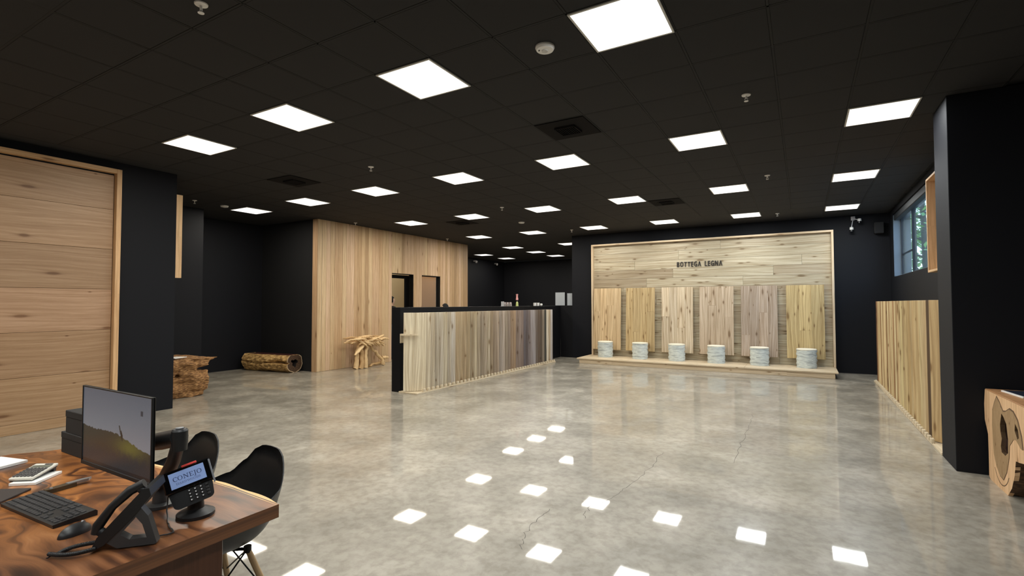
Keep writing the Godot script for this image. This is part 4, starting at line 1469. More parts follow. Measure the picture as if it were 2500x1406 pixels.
func desk_things() -> void:
	var black := mat("black_plastic", rgb(20, 20, 21), 0.45)
	var grey := mat("dark_grey_plastic", rgb(52, 51, 51), 0.42)
	var yd := 0.7505
	# monitor
	var t := thing("monitor", "thin framed computer monitor showing a grey hillside picture", "monitor", Vector3(-2.472, 0.898, -0.985), deg_to_rad(0.0))
	part("case", bx(Vector3(-0.306, 0, -0.012), Vector3(0.306, 0.343, -0.004), 0.002), black, t)
	var st := mb()
	for s in [-1, 1]:
		box(st, Vector3(s * 0.3025, 0.1715, -0.004), Vector3(0.007, 0.343, 0.012), 0.001)
	box(st, Vector3(0, 0.340, -0.004), Vector3(0.598, 0.006, 0.012), 0.001)
	box(st, Vector3(0, 0.008, -0.004), Vector3(0.598, 0.016, 0.012), 0.001)
	part("bezel", st, black, t)
	st = mb()
	quad(st, Vector3(-0.299, 0.016, -0.001), Vector3(0.299, 0.016, -0.001), Vector3(0.299, 0.337, -0.001), Vector3(-0.299, 0.337, -0.001), Vector3(0, 0, 1), Vector2(0, 1), Vector2(1, 1), Vector2(1, 0), Vector2(0, 0))
	var sm := mat("monitor_screen", rgb(10, 10, 12), 0.25)
	sm.emission_enabled = true
	sm.emission = Color.WHITE
	sm.emission_operator = BaseMaterial3D.EMISSION_OP_MULTIPLY
	sm.emission_texture = tex["screen"]
	sm.emission_energy_multiplier = 0.7
	part("screen", st, sm, t)
	part("rear_hump", bx(Vector3(-0.12, 0.1, -0.04), Vector3(0.12, 0.26, -0.012), 0.01), black, t)
	# monitor arm
	t = thing("monitor_mount", "black jointed monitor arm clamped to the desk behind the screen", "monitor arm", Vector3(-2.36, yd, -1.11))
	st = mb()
	lathe(st, [Vector2(0.0, 0.0), Vector2(0.055, 0.0), Vector2(0.055, 0.012), Vector2(0.03, 0.018), Vector2(0.022, 0.10), Vector2(0.0, 0.10)], 20)
	part("base", st, grey, t)
	st = mb()
	tube(st, [Vector3(0.0, 0.085, 0.0), Vector3(0.06, 0.13, 0.012), Vector3(0.16, 0.22, 0.03), Vector3(0.238, 0.315, 0.05)], [0.026, 0.028, 0.026, 0.024], 14, 0.8)
	part("lower_link", st, grey, t)
	st = mb()
	lathe(st, [Vector2(0.0, -0.035), Vector2(0.027, -0.035), Vector2(0.029, 0.0), Vector2(0.029, 0.04), Vector2(0.024, 0.047), Vector2(0.0, 0.048)], 20)
	part("elbow", st, black, t, Vector3(0.242, 0.315, 0.05))
	st = mb()
	lathe(st, [Vector2(0.0, 0.0), Vector2(0.014, 0.0), Vector2(0.014, 0.004), Vector2(0.0, 0.005)], 16)
	part("elbow_cap", st, mat("steel_grey", rgb(140, 142, 146), 0.4, 0.6), t, Vector3(0.242, 0.363, 0.05))
	st = mb()
	tube(st, [Vector3(0.24, 0.33, 0.05), Vector3(0.12, 0.30, 0.048), Vector3(-0.02, 0.27, 0.044), Vector3(-0.12, 0.27, 0.044)], [0.034, 0.036, 0.032, 0.024], 14, 1.0)
	part("upper_link", st, black, t)
	# desk phone: its bottom edge rests on the desk, the body leans back on a stand
	var W := Vector3(-0.75, 0, -0.66)
	var A := Vector3(0.424, 0.766, -0.482).normalized()
	var N := -W.cross(A).normalized()
	A = N.cross(-W).normalized()
	if A.y < 0:
		A = -A
	var ph := thing("desk_phone", "black desk phone on a stand seen edge on, handset raised", "telephone", Vector3(-2.116, 0.7545, -0.778))
	ph.basis = (Basis(W, A, N) if Basis(W, A, N).determinant() > 0 else Basis(-W, A, N)).scaled(Vector3.ONE * 0.79)
	var sx := 1.0 if Basis(W, A, N).determinant() > 0 else -1.0
	st = mb()
	prism(st, [Vector2(0, 0.0), Vector2(0.05, -0.024), Vector2(0.2, -0.036), Vector2(0.31, -0.032), Vector2(0.33, -0.004), Vector2(0.315, 0.012), Vector2(0.06, 0.018)], 0.0, 0.19 * sx, Transform3D(Basis(Vector3(0, 1, 0), Vector3(0, 0, 1), Vector3(1, 0, 0)), Vector3.ZERO))
	part("body", st, black, ph)
	part("screen", bx(Vector3(minf(0.075 * sx, 0.175 * sx), 0.21, 0.010), Vector3(maxf(0.075 * sx, 0.175 * sx), 0.30, 0.0150), 0.001), mat("phone_glass", rgb(26, 30, 34), 0.15), ph)
	st = mb()
	for r in 4:
		for c in 3:
			box(st, Vector3(sx * (0.095 + c * 0.03), 0.075 + r * 0.03, 0.0145), Vector3(0.02, 0.016, 0.006), 0.002)
	var ks := part("dial_keys", st, grey, ph)
	ks.set_meta("kind", "stuff")
	st = mb()
	tube(st, [Vector3(0.03 * sx, 0.06, 0.034), Vector3(0.03 * sx, 0.09, 0.050), Vector3(0.03 * sx, 0.18, 0.060), Vector3(0.03 * sx, 0.27, 0.050), Vector3(0.03 * sx, 0.325, 0.026)], [0.02, 0.022, 0.018, 0.021, 0.02], 14, 1.0)
	tube(st, [Vector3(0.03 * sx, 0.075, 0.036), Vector3(0.03 * sx, 0.075, 0.008)], [0.018, 0.02], 14)
	tube(st, [Vector3(0.03 * sx, 0.30, 0.036), Vector3(0.03 * sx, 0.30, 0.006)], [0.018, 0.02], 14)
	part("handset", st, black, ph)
	st = mb()
	prism(st, [Vector2(0.06, -0.016), Vector2(0.25, -0.02), Vector2(0.235, -0.08), Vector2(0.163, -0.186), Vector2(0.155, -0.184), Vector2(0.065, -0.074)], 0.004 * sx, 0.05 * sx, Transform3D(Basis(Vector3(0, 1, 0), Vector3(0, 0, 1), Vector3(1, 0, 0)), Vector3.ZERO), [[Vector2(0.115, -0.045), Vector2(0.205, -0.045), Vector2(0.195, -0.085), Vector2(0.16, -0.138), Vector2(0.118, -0.088)]])
	part("stand", st, grey, ph)
	# coiled cord
	var path := []
	for i in 25:
		var f := i / 24.0
		path.append(Vector3(-2.105, 0.785, -0.80).lerp(Vector3(-2.205, 0.762, -0.70), f) + Vector3(-0.05 * sin(f * PI), -0.022 * sin(f * PI * 0.5), 0))
	for i in 25:
		var f := i / 24.0
		path.append(Vector3(-2.205, 0.762, -0.70).lerp(Vector3(-2.105, 0.766, -0.792), f) + Vector3(0.02 * sin(f * PI), 0, 0.012 * sin(f * PI)))
	var coil := []
	var rr := []
	for i in (path.size() - 1) * 14:
		var f := i / 14.0
		var k := int(f)
		var p: Vector3 = path[k].lerp(path[k + 1], f - k)
		var d: Vector3 = (path[mini(k + 1, path.size() - 1)] - path[k])
		d = d.normalized() if d.length() > 1e-6 else Vector3.RIGHT
		var fb := frame_of(d)
		var an := i * TAU / 7.0
		coil.append(p + (fb.x * cos(an) + fb.y * sin(an)) * 0.0055)
		rr.append(0.0021)
	st = mb()
	tube(st, coil, rr, 5)
	var cord := part("phone_cord", st, black)
	tag(cord, "black coiled handset cord looping over the desk from the phone", "cord")
	# card terminal
	var TL := Vector3(-2.266, 0.910, -1.083)
	var TR := Vector3(-2.074, 0.966, -1.134)
	var BR := Vector3(-1.971, 0.870, -1.116)
	var BL := Vector3(-2.131, 0.802, -1.060)
	var C := (TL + TR + BR + BL) / 4.0
	# it faces the visitor's side and leans, turned a little on its ball joint
	var Z := (Vector3(-0.02, 1.62, 0.06) - C).normalized()
	var Y0 := (Vector3.UP - Z * Z.y).normalized()
	var X0 := Y0.cross(Z)
	var lean := deg_to_rad(15.0)
	var X := X0 * cos(lean) + Y0 * sin(lean)
	var Yv := Y0 * cos(lean) - X0 * sin(lean)
	var pt := thing("card_terminal", "black card payment terminal with a lit screen and keypad", "payment terminal", C)
	pt.basis = Basis(X * 0.97, Yv * 0.86, Z)
	st = mb()
	prism(st, rounded(-0.084, -0.088, 0.084, 0.07, 0.02, 0.012), -0.03, 0.0, Transform3D.IDENTITY)
	part("body", st, black, pt)
	part("screen_surround", bx(Vector3(-0.086, -0.012, 0.0), Vector3(0.086, 0.086, 0.012), 0.005), mat("gloss_black", rgb(8, 8, 9), 0.12), pt)
	var scm := mat("terminal_screen", rgb(120, 140, 180), 0.3)
	scm.emission_enabled = true
	scm.emission = rgb(118, 138, 182)
	scm.emission_energy_multiplier = 0.35
	part("screen", bx(Vector3(-0.062, 0.004, 0.012), Vector3(0.062, 0.074, 0.0135)), scm, pt)
	part("card_tab", bx(Vector3(-0.012, 0.084, -0.004), Vector3(0.042, 0.094, 0.01), 0.002), mat("red_plastic", rgb(226, 74, 66), 0.4), pt)
	part("side_strip", bx(Vector3(0.080, -0.03, -0.004), Vector3(0.0868, 0.078, 0.0135), 0.001), mats["steel_grey"], pt)
	var key := mb()
	box(key, Vector3.ZERO, Vector3(0.0125, 0.0105, 0.005), 0.002)
	var keym := key.commit()
	var well := part("keypad_well", bx(Vector3(-0.02, -0.076, 0.0), Vector3(0.066, -0.016, 0.0012)), mat("well_black", rgb(12, 12, 13), 0.5), pt)
	var lab := mat("key_print", rgb(225, 225, 225), 0.5)
	var marks := mb()
	for r in 4:
		for c in 4:
			var kp := Vector3(-0.008 + c * 0.0205, -0.024 - r * 0.0142, 0.003)
			part("key", keym, grey, well, kp)
			if c < 3:
				box(marks, kp + Vector3(0, 0, 0.0027), Vector3(0.004, 0.005, 0.0004), 0.0)
	var pm := part("key_marks", marks, lab, pt)
	pm.set_meta("kind", "stuff")
	var font := SystemFont.new()
	font.font_names = PackedStringArray(["Droid Serif"])
	var ink := mat("screen_ink", rgb(34, 48, 92), 0.5)
	var l1 := TextMesh.new()
	l1.text = "CONEJO"
	l1.font = font
	l1.font_size = 48
	l1.pixel_size = 0.00058
	l1.depth = 0.0004
	var w1 := part("screen_lettering", l1, ink, pt, Vector3(0.0, 0.044, 0.0138))
	w1.scale = Vector3.ONE * (0.1 / maxf(l1.get_aabb().size.x, 0.001))
	var l2 := TextMesh.new()
	l2.text = "HARDWOODS"
	l2.font = font
	l2.font_size = 24
	l2.pixel_size = 0.0004
	l2.depth = 0.0004
	var w2 := part("screen_lettering", l2, mat("screen_ink_pale", rgb(84, 98, 140), 0.5), pt, Vector3(0.0, 0.022, 0.0138))
	w2.scale = Vector3.ONE * (0.085 / maxf(l2.get_aabb().size.x, 0.001))
	# pedestal of the terminal
	var bc := Vector3(-2.135, yd, -1.135)
	st = mb()
	lathe(st, [Vector2(0.0, 0.0), Vector2(0.068, 0.0), Vector2(0.068, 0.012), Vector2(0.05, 0.022), Vector2(0.03, 0.03), Vector2(0.026, 0.075), Vector2(0.0, 0.085)], 28)
	var ped := part("pedestal", st, black, pt)
	ped.transform = pt.transform.affine_inverse() * Transform3D(Basis.IDENTITY, bc)
	# cable behind the terminal and phone
	st = mb()
	tube(st, wobble([Vector3(-2.18, 0.93, -1.09), Vector3(-2.23, 0.83, -1.08), Vector3(-2.20, 0.765, -1.06), Vector3(-2.10, 0.756, -1.02), Vector3(-2.03, 0.757, -1.0), Vector3(-2.04, 0.76, -0.95)], 5, 0.002), stretch([0.003, 0.003, 0.003, 0.003, 0.003, 0.003], 5), 6)
	var cb := part("cable", st, black)
	tag(cb, "thin black cable looping from the card terminal to the phone", "cable")
	# keyboard
	var kb := thing("keyboard", "black full size computer keyboard on the walnut desk", "keyboard", Vector3(-2.705, yd, -0.852), deg_to_rad(3.0))
	st = mb()
	prism(st, [Vector2(-0.072, 0.0), Vector2(0.07, 0.0), Vector2(0.072, 0.013), Vector2(-0.066, 0.024), Vector2(-0.072, 0.018)], -0.232, 0.232, Transform3D(Basis(Vector3(0, 0, 1), Vector3(0, 1, 0), Vector3(1, 0, 0)), Vector3.ZERO))
	part("case", st, black, kb)
	var kst := mb()
	box(kst, Vector3.ZERO, Vector3(0.0165, 0.007, 0.0165), 0.002)
	var kmesh := kst.commit()
	var tilt := Basis(Vector3.RIGHT, 0.079)
	var km := mat("key_black", rgb(34, 33, 34), 0.55)
	for r in 6:
		var zz := -0.056 + r * 0.0215
		var yy := 0.0245 - (zz + 0.066) * 0.0797
		for c in 21:
			if (r == 5 and c > 3 and c < 9) or c == 14 or c == 17 or (r == 0 and c > 16) or ((r == 4) and (c == 14 or c == 16)) or (r == 3 and c > 13 and c < 17):
				continue
			part("key", kmesh, km, kb, Vector3(-0.2165 + c * 0.0212, yy, zz), tilt)
	st = mb()
	box(st, Vector3(-0.2165 + 6 * 0.0212, 0.0155, 0.0515), Vector3(0.1, 0.007, 0.0165), 0.002, 1, Vector2.ZERO, tilt)
	part("space_bar", st, km, kb)
	# mouse
	var ms := thing("computer_mouse", "black computer mouse beside the keyboard", "mouse", Vector3(-2.352, yd, -0.82), 0.26)
	st = mb()
	var half := func(u: float, v: float) -> Array:
		var th := u * TAU
		var ph_ := v * PI / 2
		var p := Vector3(cos(th) * 0.031 * sin(ph_) * (1.0 - 0.1 * sin(th)), 0.036 * cos(ph_) * (1.0 + 0.0 * v), sin(th) * 0.056 * sin(ph_))
		return [p, Vector3(p.x / 0.001, p.y / 0.0013, p.z / 0.0031).normalized(), Vector2(u, v)]
	for i in 24:
		for j in 8:
			var a: Array = half.call(i / 24.0, j / 8.0)
			var b: Array = half.call((i + 1) / 24.0, j / 8.0)
			var c: Array = half.call((i + 1) / 24.0, (j + 1) / 8.0)
			var d: Array = half.call(i / 24.0, (j + 1) / 8.0)
			stri(st, a, b, c, a[1] + c[1])
			stri(st, a, c, d, a[1] + c[1])
	part("shell", st, mat("mouse_black", rgb(30, 29, 30), 0.4), ms)
	st = mb()
	tube(st, [Vector3(-0.004, 0.031, -0.028), Vector3(0.004, 0.031, -0.028)], [0.006, 0.006], 14)
	part("scroll_wheel", st, mats["steel_grey"], ms)
	# notepad and calculator
	var np := thing("notepad", "white paper notepad lying under the calculator", "notepad", Vector3(-3.235, yd, -0.972), deg_to_rad(38.0))
	part("sheets", bx(Vector3(-0.056, 0, -0.084), Vector3(0.056, 0.012, 0.084), 0.001), mats["paper_white"], np)
	var ca := thing("calculator", "silver desk calculator with dark keys on a white notepad", "calculator", Vector3(-3.262, yd + 0.012, -0.972), deg_to_rad(36.0))
	var slant := Basis(Vector3.RIGHT, 0.14)
	st = mb()
	box(st, Vector3(0, 0.021, 0), Vector3(0.104, 0.012, 0.16), 0.003, 1, Vector2.ZERO, slant)
	part("case", st, mat("calculator_silver", rgb(206, 202, 190), 0.5), ca)
	st = mb()
	box(st, Vector3(0, 0.012, 0), Vector3(0.098, 0.008, 0.154), 0.002, 1, Vector2.ZERO, slant)
	part("underside", st, grey, ca)
	part("foot", bx(Vector3(-0.045, 0.0, -0.075), Vector3(0.045, 0.02, -0.06), 0.002), grey, ca)
	st = mb()
	box(st, slant * Vector3(0, 0.0275, -0.045) + Vector3(0, 0, 0), Vector3(0.086, 0.002, 0.026), 0.0005, 1, Vector2.ZERO, slant)
	part("display", st, mat("lcd_grey", rgb(104, 106, 94), 0.3), ca)
	st = mb()
	box(st, slant * Vector3(0.018, 0.0275, -0.069), Vector3(0.036, 0.002, 0.010), 0.0005, 1, Vector2.ZERO, slant)
	part("solar_cell", st, mat("solar_dark", rgb(36, 30, 30), 0.2), ca)
	st = mb()
	for r in 5:
		for c in 6:
			box(st, slant * Vector3(-0.04 + c * 0.016, 0.029, -0.018 + r * 0.0185), Vector3(0.0115, 0.006, 0.013), 0.002, 1, Vector2.ZERO, slant)
	var ck := part("keys", st, mat("calc_key", rgb(62, 58, 58), 0.5), ca)
	ck.set_meta("kind", "stuff")
	# folder, paper, knife, boxes
	var fo := thing("folder", "dark brown folder at the left edge of the desk", "folder", Vector3(-3.073, yd, -0.908), 0.0)
	fo.rotation.y = atan2(0.8, 0.6) * -1.0 + PI
	part("cover", bx(Vector3(-0.24, 0, 0), Vector3(0.0, 0.01, 0.0) + Vector3(0, 0, 0.2), 0.002), mat("folder_brown", rgb(40, 30, 27), 0.6), fo)
	part("pages", bx(Vector3(-0.235, 0.0015, 0.004), Vector3(-0.004, 0.0085, 0.1985)), mat("folder_inner", rgb(60, 46, 40), 0.8), fo)
	fo.rotation.y = 0.0
	fo.basis = Basis(Vector3(-0.6, 0, -0.8), Vector3.UP, Vector3(-0.8, 0, 0.6))
	var pp := thing("paper_stack", "small stack of white paper at the desk's left edge", "paper", Vector3(-3.70, yd, -0.93), 0.25)
	part("sheets", bx(Vector3(-0.105, 0, -0.1), Vector3(0.105, 0.014, 0.1), 0.001), mats["paper_white"], pp)
	var kn := thing("utility_knife", "grey metal utility knife lying between calculator and monitor", "knife", Vector3(-2.965, yd, -1.0), deg_to_rad(8.0))
	st = mb()
	prism(st, [Vector2(-0.018, -0.08), Vector2(0.012, -0.085), Vector2(0.02, -0.05), Vector2(0.018, 0.03), Vector2(0.0, 0.035), Vector2(-0.018, 0.02)], 0.0, 0.018, Transform3D(Basis(Vector3(1, 0, 0), Vector3(0, 0, -1), Vector3(0, 1, 0)), Vector3.ZERO))
	part("handle", st, mat("knife_body", rgb(74, 62, 44), 0.4, 0.3), kn)
	st = mb()
	prism(st, [Vector2(-0.013, 0.0), Vector2(0.013, 0.0), Vector2(0.014, 0.08), Vector2(-0.002, 0.1), Vector2(-0.013, 0.06)], 0.010, 0.021, Transform3D(Basis(Vector3(1, 0, 0), Vector3(0, 0, -1), Vector3(0, 1, 0)), Vector3.ZERO))
	part("blade_guard", st, mat("knife_steel", rgb(150, 148, 146), 0.35, 0.5), kn)
	st = mb()
	lathe(st, [Vector2(0.0, 0.0), Vector2(0.006, 0.0), Vector2(0.005, 0.003), Vector2(0.0, 0.003)], 12)
	part("screw", st, mats["steel_grey"], kn, Vector3(0, 0.018, 0.06))
	var bm := mat("box_black", rgb(22, 22, 22), 0.7)
	for b in [[Vector3(-3.575, yd, -1.29), Vector3(0.28, 0.118, 0.135), "lower of two black boxes stacked behind the monitor"], [Vector3(-3.545, yd + 0.118, -1.29), Vector3(0.25, 0.125, 0.13), "upper of two black boxes stacked behind the monitor"]]:
		var bo := thing("box", b[2], "box", b[0])
		var s: Vector3 = b[1]
		part("tray", bx(Vector3(-s.x / 2, 0, -s.z / 2), Vector3(s.x / 2, s.y * 0.7, s.z / 2), 0.002), bm, bo)
		part("lid", bx(Vector3(-s.x / 2 - 0.002, s.y * 0.7, -s.z / 2 - 0.002), Vector3(s.x / 2 + 0.002, s.y, s.z / 2 + 0.002), 0.003), bm, bo)


func rounded(x0: float, y0: float, x1: float, y1: float, r: float, taper := 0.0) -> Array:
	var out := []
	for c in [[x1 - r, y1 - r, 0.0], [x0 + r, y1 - r, PI / 2], [x0 + r + taper, y0 + r, PI], [x1 - r - taper, y0 + r, PI * 1.5]]:
		for k in 6:
			var a: float = c[2] + PI / 2 * k / 5.0
			out.append(Vector2(c[0] + cos(a) * r, c[1] + sin(a) * r))
	return out


# ------------------------------------------------------------------ chairs

func chairs() -> void:
	var sh := mat("chair_shell", rgb(22, 23, 25), 0.42)
	var legm := wood(rgb(206, 178, 138), "plain", 0.5)
	var wire := mat("chair_wire", rgb(16, 16, 17), 0.4, 0.5)
	var rims := [[0.0, 0.435], [35.0, 0.45], [60.0, 0.57], [82.0, 0.645], [108.0, 0.655], [130.0, 0.68], [148.0, 0.745], [162.0, 0.81], [172.0, 0.832], [180.0, 0.835]]
	var rim_y := func(deg: float) -> float:
		for i in rims.size() - 1:
			if deg <= rims[i + 1][0]:
				var f: float = (deg - rims[i][0]) / (rims[i + 1][0] - rims[i][0])
				f = f * f * (3.0 - 2.0 * f) * 0.6 + f * 0.4
				return lerpf(rims[i][1], rims[i + 1][1], f)
		return 0.832
	var surf := func(ph: float, r: float, off: float) -> Vector3:
		var deg := absf(rad_to_deg(ph))
		if deg > 180.0:
			deg = 360.0 - deg
		var yr: float = rim_y.call(deg)
		var c := cos(ph)
		var s := sin(ph)
		# plan: squarish at the front, narrower round the back
		var px := signf(s) * pow(absf(s), 0.72) * (0.282 - 0.02 * smoothstep(120.0, 180.0, deg))
		var pz := signf(c) * pow(absf(c), 0.8) * (0.25 if c > 0 else 0.29)
		var f := 1.0 - pow(1.0 - r, 1.9)
		var lift := pow(r, 2.8)
		var wall := smoothstep(0.3, 1.0, (yr - 0.42) / 0.41)
		f = lerpf(r, f, 0.35 + 0.65 * wall)
		var flare := smoothstep(0.86, 1.0, r) * 0.012 * wall
		var p := Vector3(px * f, 0.425 + (yr - 0.425) * lift - 0.012 * (1.0 - r), pz * f)
		p += Vector3(px, 0, pz).normalized() * flare
		return p + Vector3(0, -off, 0) * (1.0 - wall * r * 0.9) + Vector3(px, 0, pz).normalized() * off * r * wall
	for ch in [[Vector3(-2.515, 0, -1.41), -0.06, "black moulded armchair nearest the desk corner"], [Vector3(-3.105, 0, -1.41), -0.04, "black moulded armchair farther along, behind the monitor arm"]]:
		var t := thing("armchair", ch[2], "chair", ch[0], ch[1], "black shell armchairs at the desk")
		var st := mb()
		st.set_smooth_group(0)
		var na := 72
		var nr := 16
		for side in 2:
			var off := 0.0 if side == 0 else 0.007
			for i in na:
				for j in nr:
					var p := []
					for e in [[i, j], [i + 1, j], [i + 1, j + 1], [i, j + 1]]:
						p.append(surf.call(TAU * e[0] / na, float(e[1]) / nr, off))
					# inside face looks up and inwards, outside face down and outwards
					var o := [0, 1, 2, 0, 2, 3] if side == 1 else [0, 2, 1, 0, 3, 2]
					for k in o:
						st.add_vertex(p[k])
		for i in na:
			var p := [surf.call(TAU * i / na, 1.0, 0.0), surf.call(TAU * (i + 1) / na, 1.0, 0.0), surf.call(TAU * (i + 1) / na, 1.0, 0.007), surf.call(TAU * i / na, 1.0, 0.007)]
			for k in [0, 1, 2, 0, 2, 3]:
				st.add_vertex(p[k])
		st.index()
		st.generate_normals()
		part("shell", st, sh, t)
		var feet := []
		for s in [[-1, 1], [1, 1], [1, -1], [-1, -1]]:
			var top := Vector3(s[0] * 0.13, 0.40, s[1] * 0.11)
			var foot := Vector3(s[0] * 0.25, 0.0, s[1] * 0.23)
			feet.append([top, foot])
			st = mb()
			tube(st, [top, top.lerp(foot, 0.15), top.lerp(foot, 0.6), foot], [0.013, 0.015, 0.015, 0.010], 12)
			part("leg", st, legm, t)
		st = mb()
		for i in 4:
			var a: Array = feet[i]
			var b: Array = feet[(i + 1) % 4]
			tube(st, [a[0], b[0].lerp(b[1], 0.55)], [0.004, 0.004], 6)
			tube(st, [b[0], a[0].lerp(a[1], 0.55)], [0.004, 0.004], 6)
		for i in 2:
			tube(st, [feet[i][0], feet[i + 2][0]], [0.008, 0.008], 8)
		part("wire_braces", st, wire, t)
		for s in [[-1, 1], [1, 1], [1, -1], [-1, -1]]:
			st = mb()
			lathe(st, [Vector2(0.018, 0.0), Vector2(0.018, 0.03), Vector2(0.0, 0.03)], 12)
			part("shock_mount", st, wire, t, Vector3(s[0] * 0.13, 0.385, s[1] * 0.11))


# ------------------------------------------------------------------ people

func person(called_label: String, at: Vector3, turn: float, hgt: float, shirt: Color, trousers: Color) -> void:
	var t := thing("person", called_label, "person", at, turn)
	var k := hgt / 1.75
	var bones := [[Vector3(0, 0.95, 0), Vector3(0, 1.18, 0.0), 0.145, 0.13], [Vector3(0, 1.18, 0), Vector3(0, 1.38, -0.01), 0.135, 0.12], [Vector3(-0.15, 1.42, 0), Vector3(0.15, 1.42, 0), 0.065, 0.065], [Vector3(0, 1.42, 0), Vector3(0, 1.54, 0.01), 0.055, 0.05]]
	for s in [-1.0, 1.0]:
		bones.append([Vector3(s * 0.09, 0.93, 0), Vector3(s * 0.10, 0.5, 0.01), 0.085, 0.058])
		bones.append([Vector3(s * 0.10, 0.5, 0.01), Vector3(s * 0.11, 0.08, -0.01), 0.056, 0.04])
		bones.append([Vector3(s * 0.11, 0.04, -0.03), Vector3(s * 0.12, 0.03, 0.15), 0.042, 0.034])
		bones.append([Vector3(s * 0.18, 1.41, 0), Vector3(s * 0.23, 1.13, 0.01), 0.05, 0.038])
		bones.append([Vector3(s * 0.23, 1.13, 0.01), Vector3(s * 0.22, 0.93, 0.14), 0.037, 0.027])
	var body := func(p: Vector3) -> float:
		var d := 10.0
		for b in bones:
			d = smin(d, capsule(p, b[0], b[1], b[2], b[3]), 0.05)
		return d
	var skin := Color(0.62, 0.40, 0.28)
	var tint := func(p: Vector3) -> Color:
		if p.y > 1.50:
			return skin
		if p.y < 0.06:
			return Color(0.02, 0.02, 0.02)
		if p.y < 0.97 and absf(p.x) < 0.19 and p.z < 0.12:
			return trousers.srgb_to_linear()
		if absf(p.x) > 0.16 and p.z > 0.11:
			return skin
		return shirt.srgb_to_linear()
	var st := mb()
	nets(st, body, Vector3(-0.34, -0.02, -0.2), Vector3(0.34, 1.6, 0.24), 0.02, tint)
	var m := mat("figure", Color.WHITE, 0.75)
	m.vertex_color_use_as_albedo = true
	var bod := part("body", st, m, t)
	bod.scale = Vector3.ONE * k
	# head with a face
	var head := func(p: Vector3) -> float:
		var q := p - Vector3(0, 1.645, 0.015)
		var d := (q / Vector3(0.074, 0.112, 0.092)).length() - 1.0
		d *= 0.08
		d = smin(d, capsule(p, Vector3(0, 1.57, 0.06), Vector3(0, 1.565, 0.075), 0.035, 0.03), 0.03)
		d = smin(d, capsule(p, Vector3(0, 1.66, 0.1), Vector3(0, 1.625, 0.122), 0.008, 0.013), 0.012)
		for s in [-1.0, 1.0]:
			d = maxf(d, -(p.distance_to(Vector3(s * 0.032, 1.655, 0.112)) - 0.014))
			d = smin(d, p.distance_to(Vector3(s * 0.032, 1.655, 0.092)) - 0.013, 0.004)
			d = smin(d, capsule(p, Vector3(s * 0.076, 1.66, 0.0), Vector3(s * 0.074, 1.625, 0.008), 0.013, 0.009), 0.008)
		return d
	st = mb()
	nets(st, head, Vector3(-0.11, 1.50, -0.12), Vector3(0.11, 1.78, 0.16), 0.008, func(_p): return skin)
	var hd := part("head", st, m, t)
	hd.scale = Vector3.ONE * k
	var hair := func(p: Vector3) -> float:
		var q := p - Vector3(0, 1.66, 0.0)
		var d := ((q / Vector3(0.088, 0.122, 0.104)).length() - 1.0) * 0.09
		return maxf(d, -minf(minf(0.0, 0.0) + (p.y - 1.59), 1.0) if p.z < 0.02 else maxf(0.05 - (p.y - 1.66), p.z - 0.085))
	st = mb()
	nets(st, hair, Vector3(-0.13, 1.54, -0.14), Vector3(0.13, 1.82, 0.14), 0.012)
	var hr := part("hair", st, mat("dark_hair", rgb(9, 8, 8), 0.85), t)
	hr.scale = Vector3.ONE * k
	# hands: palm, four fingers, thumb
	st = mb()
	for s in [-1.0, 1.0]:
		var w := Vector3(s * 0.22, 0.92, 0.155)
		tube(st, [w, w + Vector3(0, -0.03, 0.03), w + Vector3(-s * 0.005, -0.055, 0.055)], [0.026, 0.036, 0.032], 10, 0.5)
		for f in 4:
			var b := w + Vector3(s * (0.024 - 0.016 * f), -0.055, 0.055)
			var ln: float = [0.055, 0.068, 0.072, 0.064][f]
			tube(st, [b, b + Vector3(0, -ln * 0.45, ln * 0.35), b + Vector3(-s * 0.004, -ln * 0.95, ln * 0.35)], [0.0085, 0.008, 0.006], 8)
		tube(st, [w + Vector3(-s * 0.025, -0.015, 0.015), w + Vector3(-s * 0.05, -0.035, 0.04), w + Vector3(-s * 0.052, -0.06, 0.055)], [0.011, 0.010, 0.008], 8)
	var hn := part("hands", st, mat("skin", skin.linear_to_srgb(), 0.6), t)
	hn.scale = Vector3.ONE * k


func people() -> void:
	person("dark haired person in black standing just inside the office doorway", Vector3(-10.42, 0, -10.93), PI * 0.92, 1.80, rgb(22, 22, 26), rgb(60, 74, 92))
	person("dark haired person behind the counter, only the crown showing", Vector3(-8.0, 0, -10.36), -PI * 0.5, 1.585, rgb(40, 42, 48), rgb(36, 38, 46))


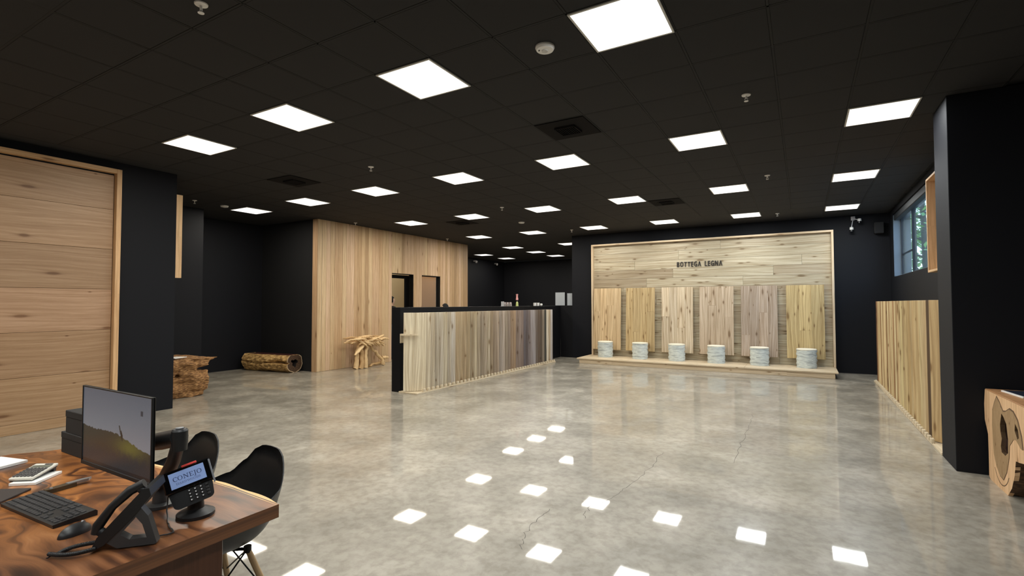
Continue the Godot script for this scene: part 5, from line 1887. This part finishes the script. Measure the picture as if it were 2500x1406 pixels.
func counter_things() -> void:
	var y := 1.536
	var gm := mat("jar_grey", rgb(150, 140, 136), 0.35)
	for i in 3:
		var t := thing("jar", "small grey jar on the counter top, %s from the left" % ordinal(i + 1), "jar", Vector3(-6.43, y, -10.74 - i * 0.14), 0.0, "small jars on the counter")
		var st := mb()
		lathe(st, [Vector2(0.0, 0.0), Vector2(0.034, 0.0), Vector2(0.036, 0.05), Vector2(0.026, 0.075), Vector2(0.0, 0.075)], 16)
		part("body", st, gm, t)
		st = mb()
		lathe(st, [Vector2(0.03, 0.072), Vector2(0.03, 0.1), Vector2(0.0, 0.102)], 16)
		part("lid", st, mat("jar_lid", rgb(186, 172, 168), 0.4), t)
	var cd := thing("card_stand", "slim clear card stand beside the small jars", "card stand", Vector3(-6.43, y, -10.63))
	part("card", bx(Vector3(-0.04, 0, -0.004), Vector3(0.04, 0.12, 0.004), 0.001), mat("card_grey", rgb(170, 170, 172), 0.3), cd)
	part("foot", bx(Vector3(-0.04, 0, -0.03), Vector3(0.04, 0.006, 0.03), 0.001), mats["card_grey"], cd)
	var v := thing("bottle", "slim bottle with a yellow green base and pink neck on the counter", "bottle", Vector3(-6.43, y, -11.36))
	var st2 := mb()
	lathe(st2, [Vector2(0.0, 0.0), Vector2(0.034, 0.0), Vector2(0.034, 0.02), Vector2(0.028, 0.09), Vector2(0.014, 0.12), Vector2(0.0, 0.12)], 18)
	part("base", st2, mat("bottle_green", rgb(196, 206, 128), 0.3), v)
	st2 = mb()
	lathe(st2, [Vector2(0.013, 0.115), Vector2(0.013, 0.165), Vector2(0.0, 0.165)], 14)
	part("neck", st2, mat("bottle_dark", rgb(50, 28, 28), 0.3), v)
	st2 = mb()
	lathe(st2, [Vector2(0.0, 0.16), Vector2(0.03, 0.16), Vector2(0.03, 0.20), Vector2(0.022, 0.23), Vector2(0.022, 0.28), Vector2(0.034, 0.31), Vector2(0.0, 0.315)], 18)
	part("pink_top", st2, mat("bottle_pink", rgb(232, 164, 160), 0.4), v)
	for i in 2:
		var t := thing("mug", "small white mug on the counter, %s one of the pair" % ["left", "right"][i], "mug", Vector3(-6.44, y, -12.38 - i * 0.19), 0.0, "white mugs on the counter")
		var st := mb()
		lathe(st, [Vector2(0.0, 0.0), Vector2(0.036, 0.0), Vector2(0.042, 0.01), Vector2(0.042, 0.09), Vector2(0.038, 0.09), Vector2(0.038, 0.012), Vector2(0.0, 0.01)], 20)
		part("cup", st, mats["white_plastic"], t)
		st = mb()
		tube(st, [Vector3(0.04, 0.072, 0.0), Vector3(0.066, 0.064, 0.0), Vector3(0.066, 0.03, 0.0), Vector3(0.04, 0.02, 0.0)], [0.006, 0.006, 0.006, 0.006], 8)
		part("handle", st, mat("mug_grey", rgb(110, 110, 110), 0.4), t)
	var b := thing("bowl", "tiny round white bowl beside the mugs on the counter", "bowl", Vector3(-6.44, y, -12.77))
	var st3 := mb()
	lathe(st3, [Vector2(0.0, 0.0), Vector2(0.024, 0.0), Vector2(0.04, 0.03), Vector2(0.036, 0.058), Vector2(0.02, 0.066), Vector2(0.0, 0.06)], 20)
	part("body", st3, mats["white_plastic"], b)
	part("foot_ring", bx(Vector3(-0.015, 0, -0.015), Vector3(0.015, 0.004, 0.015)), mats["white_plastic"], b)
	for p in [[-6.41, 0.34, 0.42, "larger silver grey framed panel standing on the counter's far end"], [-6.09, 0.19, 0.39, "smaller silver grey framed panel beside the display wall"]]:
		var t := thing("framed_print", p[3], "framed panel", Vector3(p[0], y, -14.0))
		var w: float = p[1]
		var h: float = p[2]
		var gm2 := mat("silver_glaze", rgb(176, 182, 188), 0.25, 0.1)
		part("panel", bx(Vector3(-w / 2 + 0.012, 0.012, -0.008), Vector3(w / 2 - 0.012, h - 0.012, 0.008)), gm2, t)
		var st := mb()
		for s in [-1, 1]:
			box(st, Vector3(s * (w / 2 - 0.006), h / 2, 0), Vector3(0.012, h, 0.026), 0.002)
		box(st, Vector3(0, 0.006, 0), Vector3(w - 0.024, 0.012, 0.026), 0.002)
		box(st, Vector3(0, h - 0.006, 0), Vector3(w - 0.024, 0.012, 0.026), 0.002)
		part("frame", st, mats["black_metal"], t)
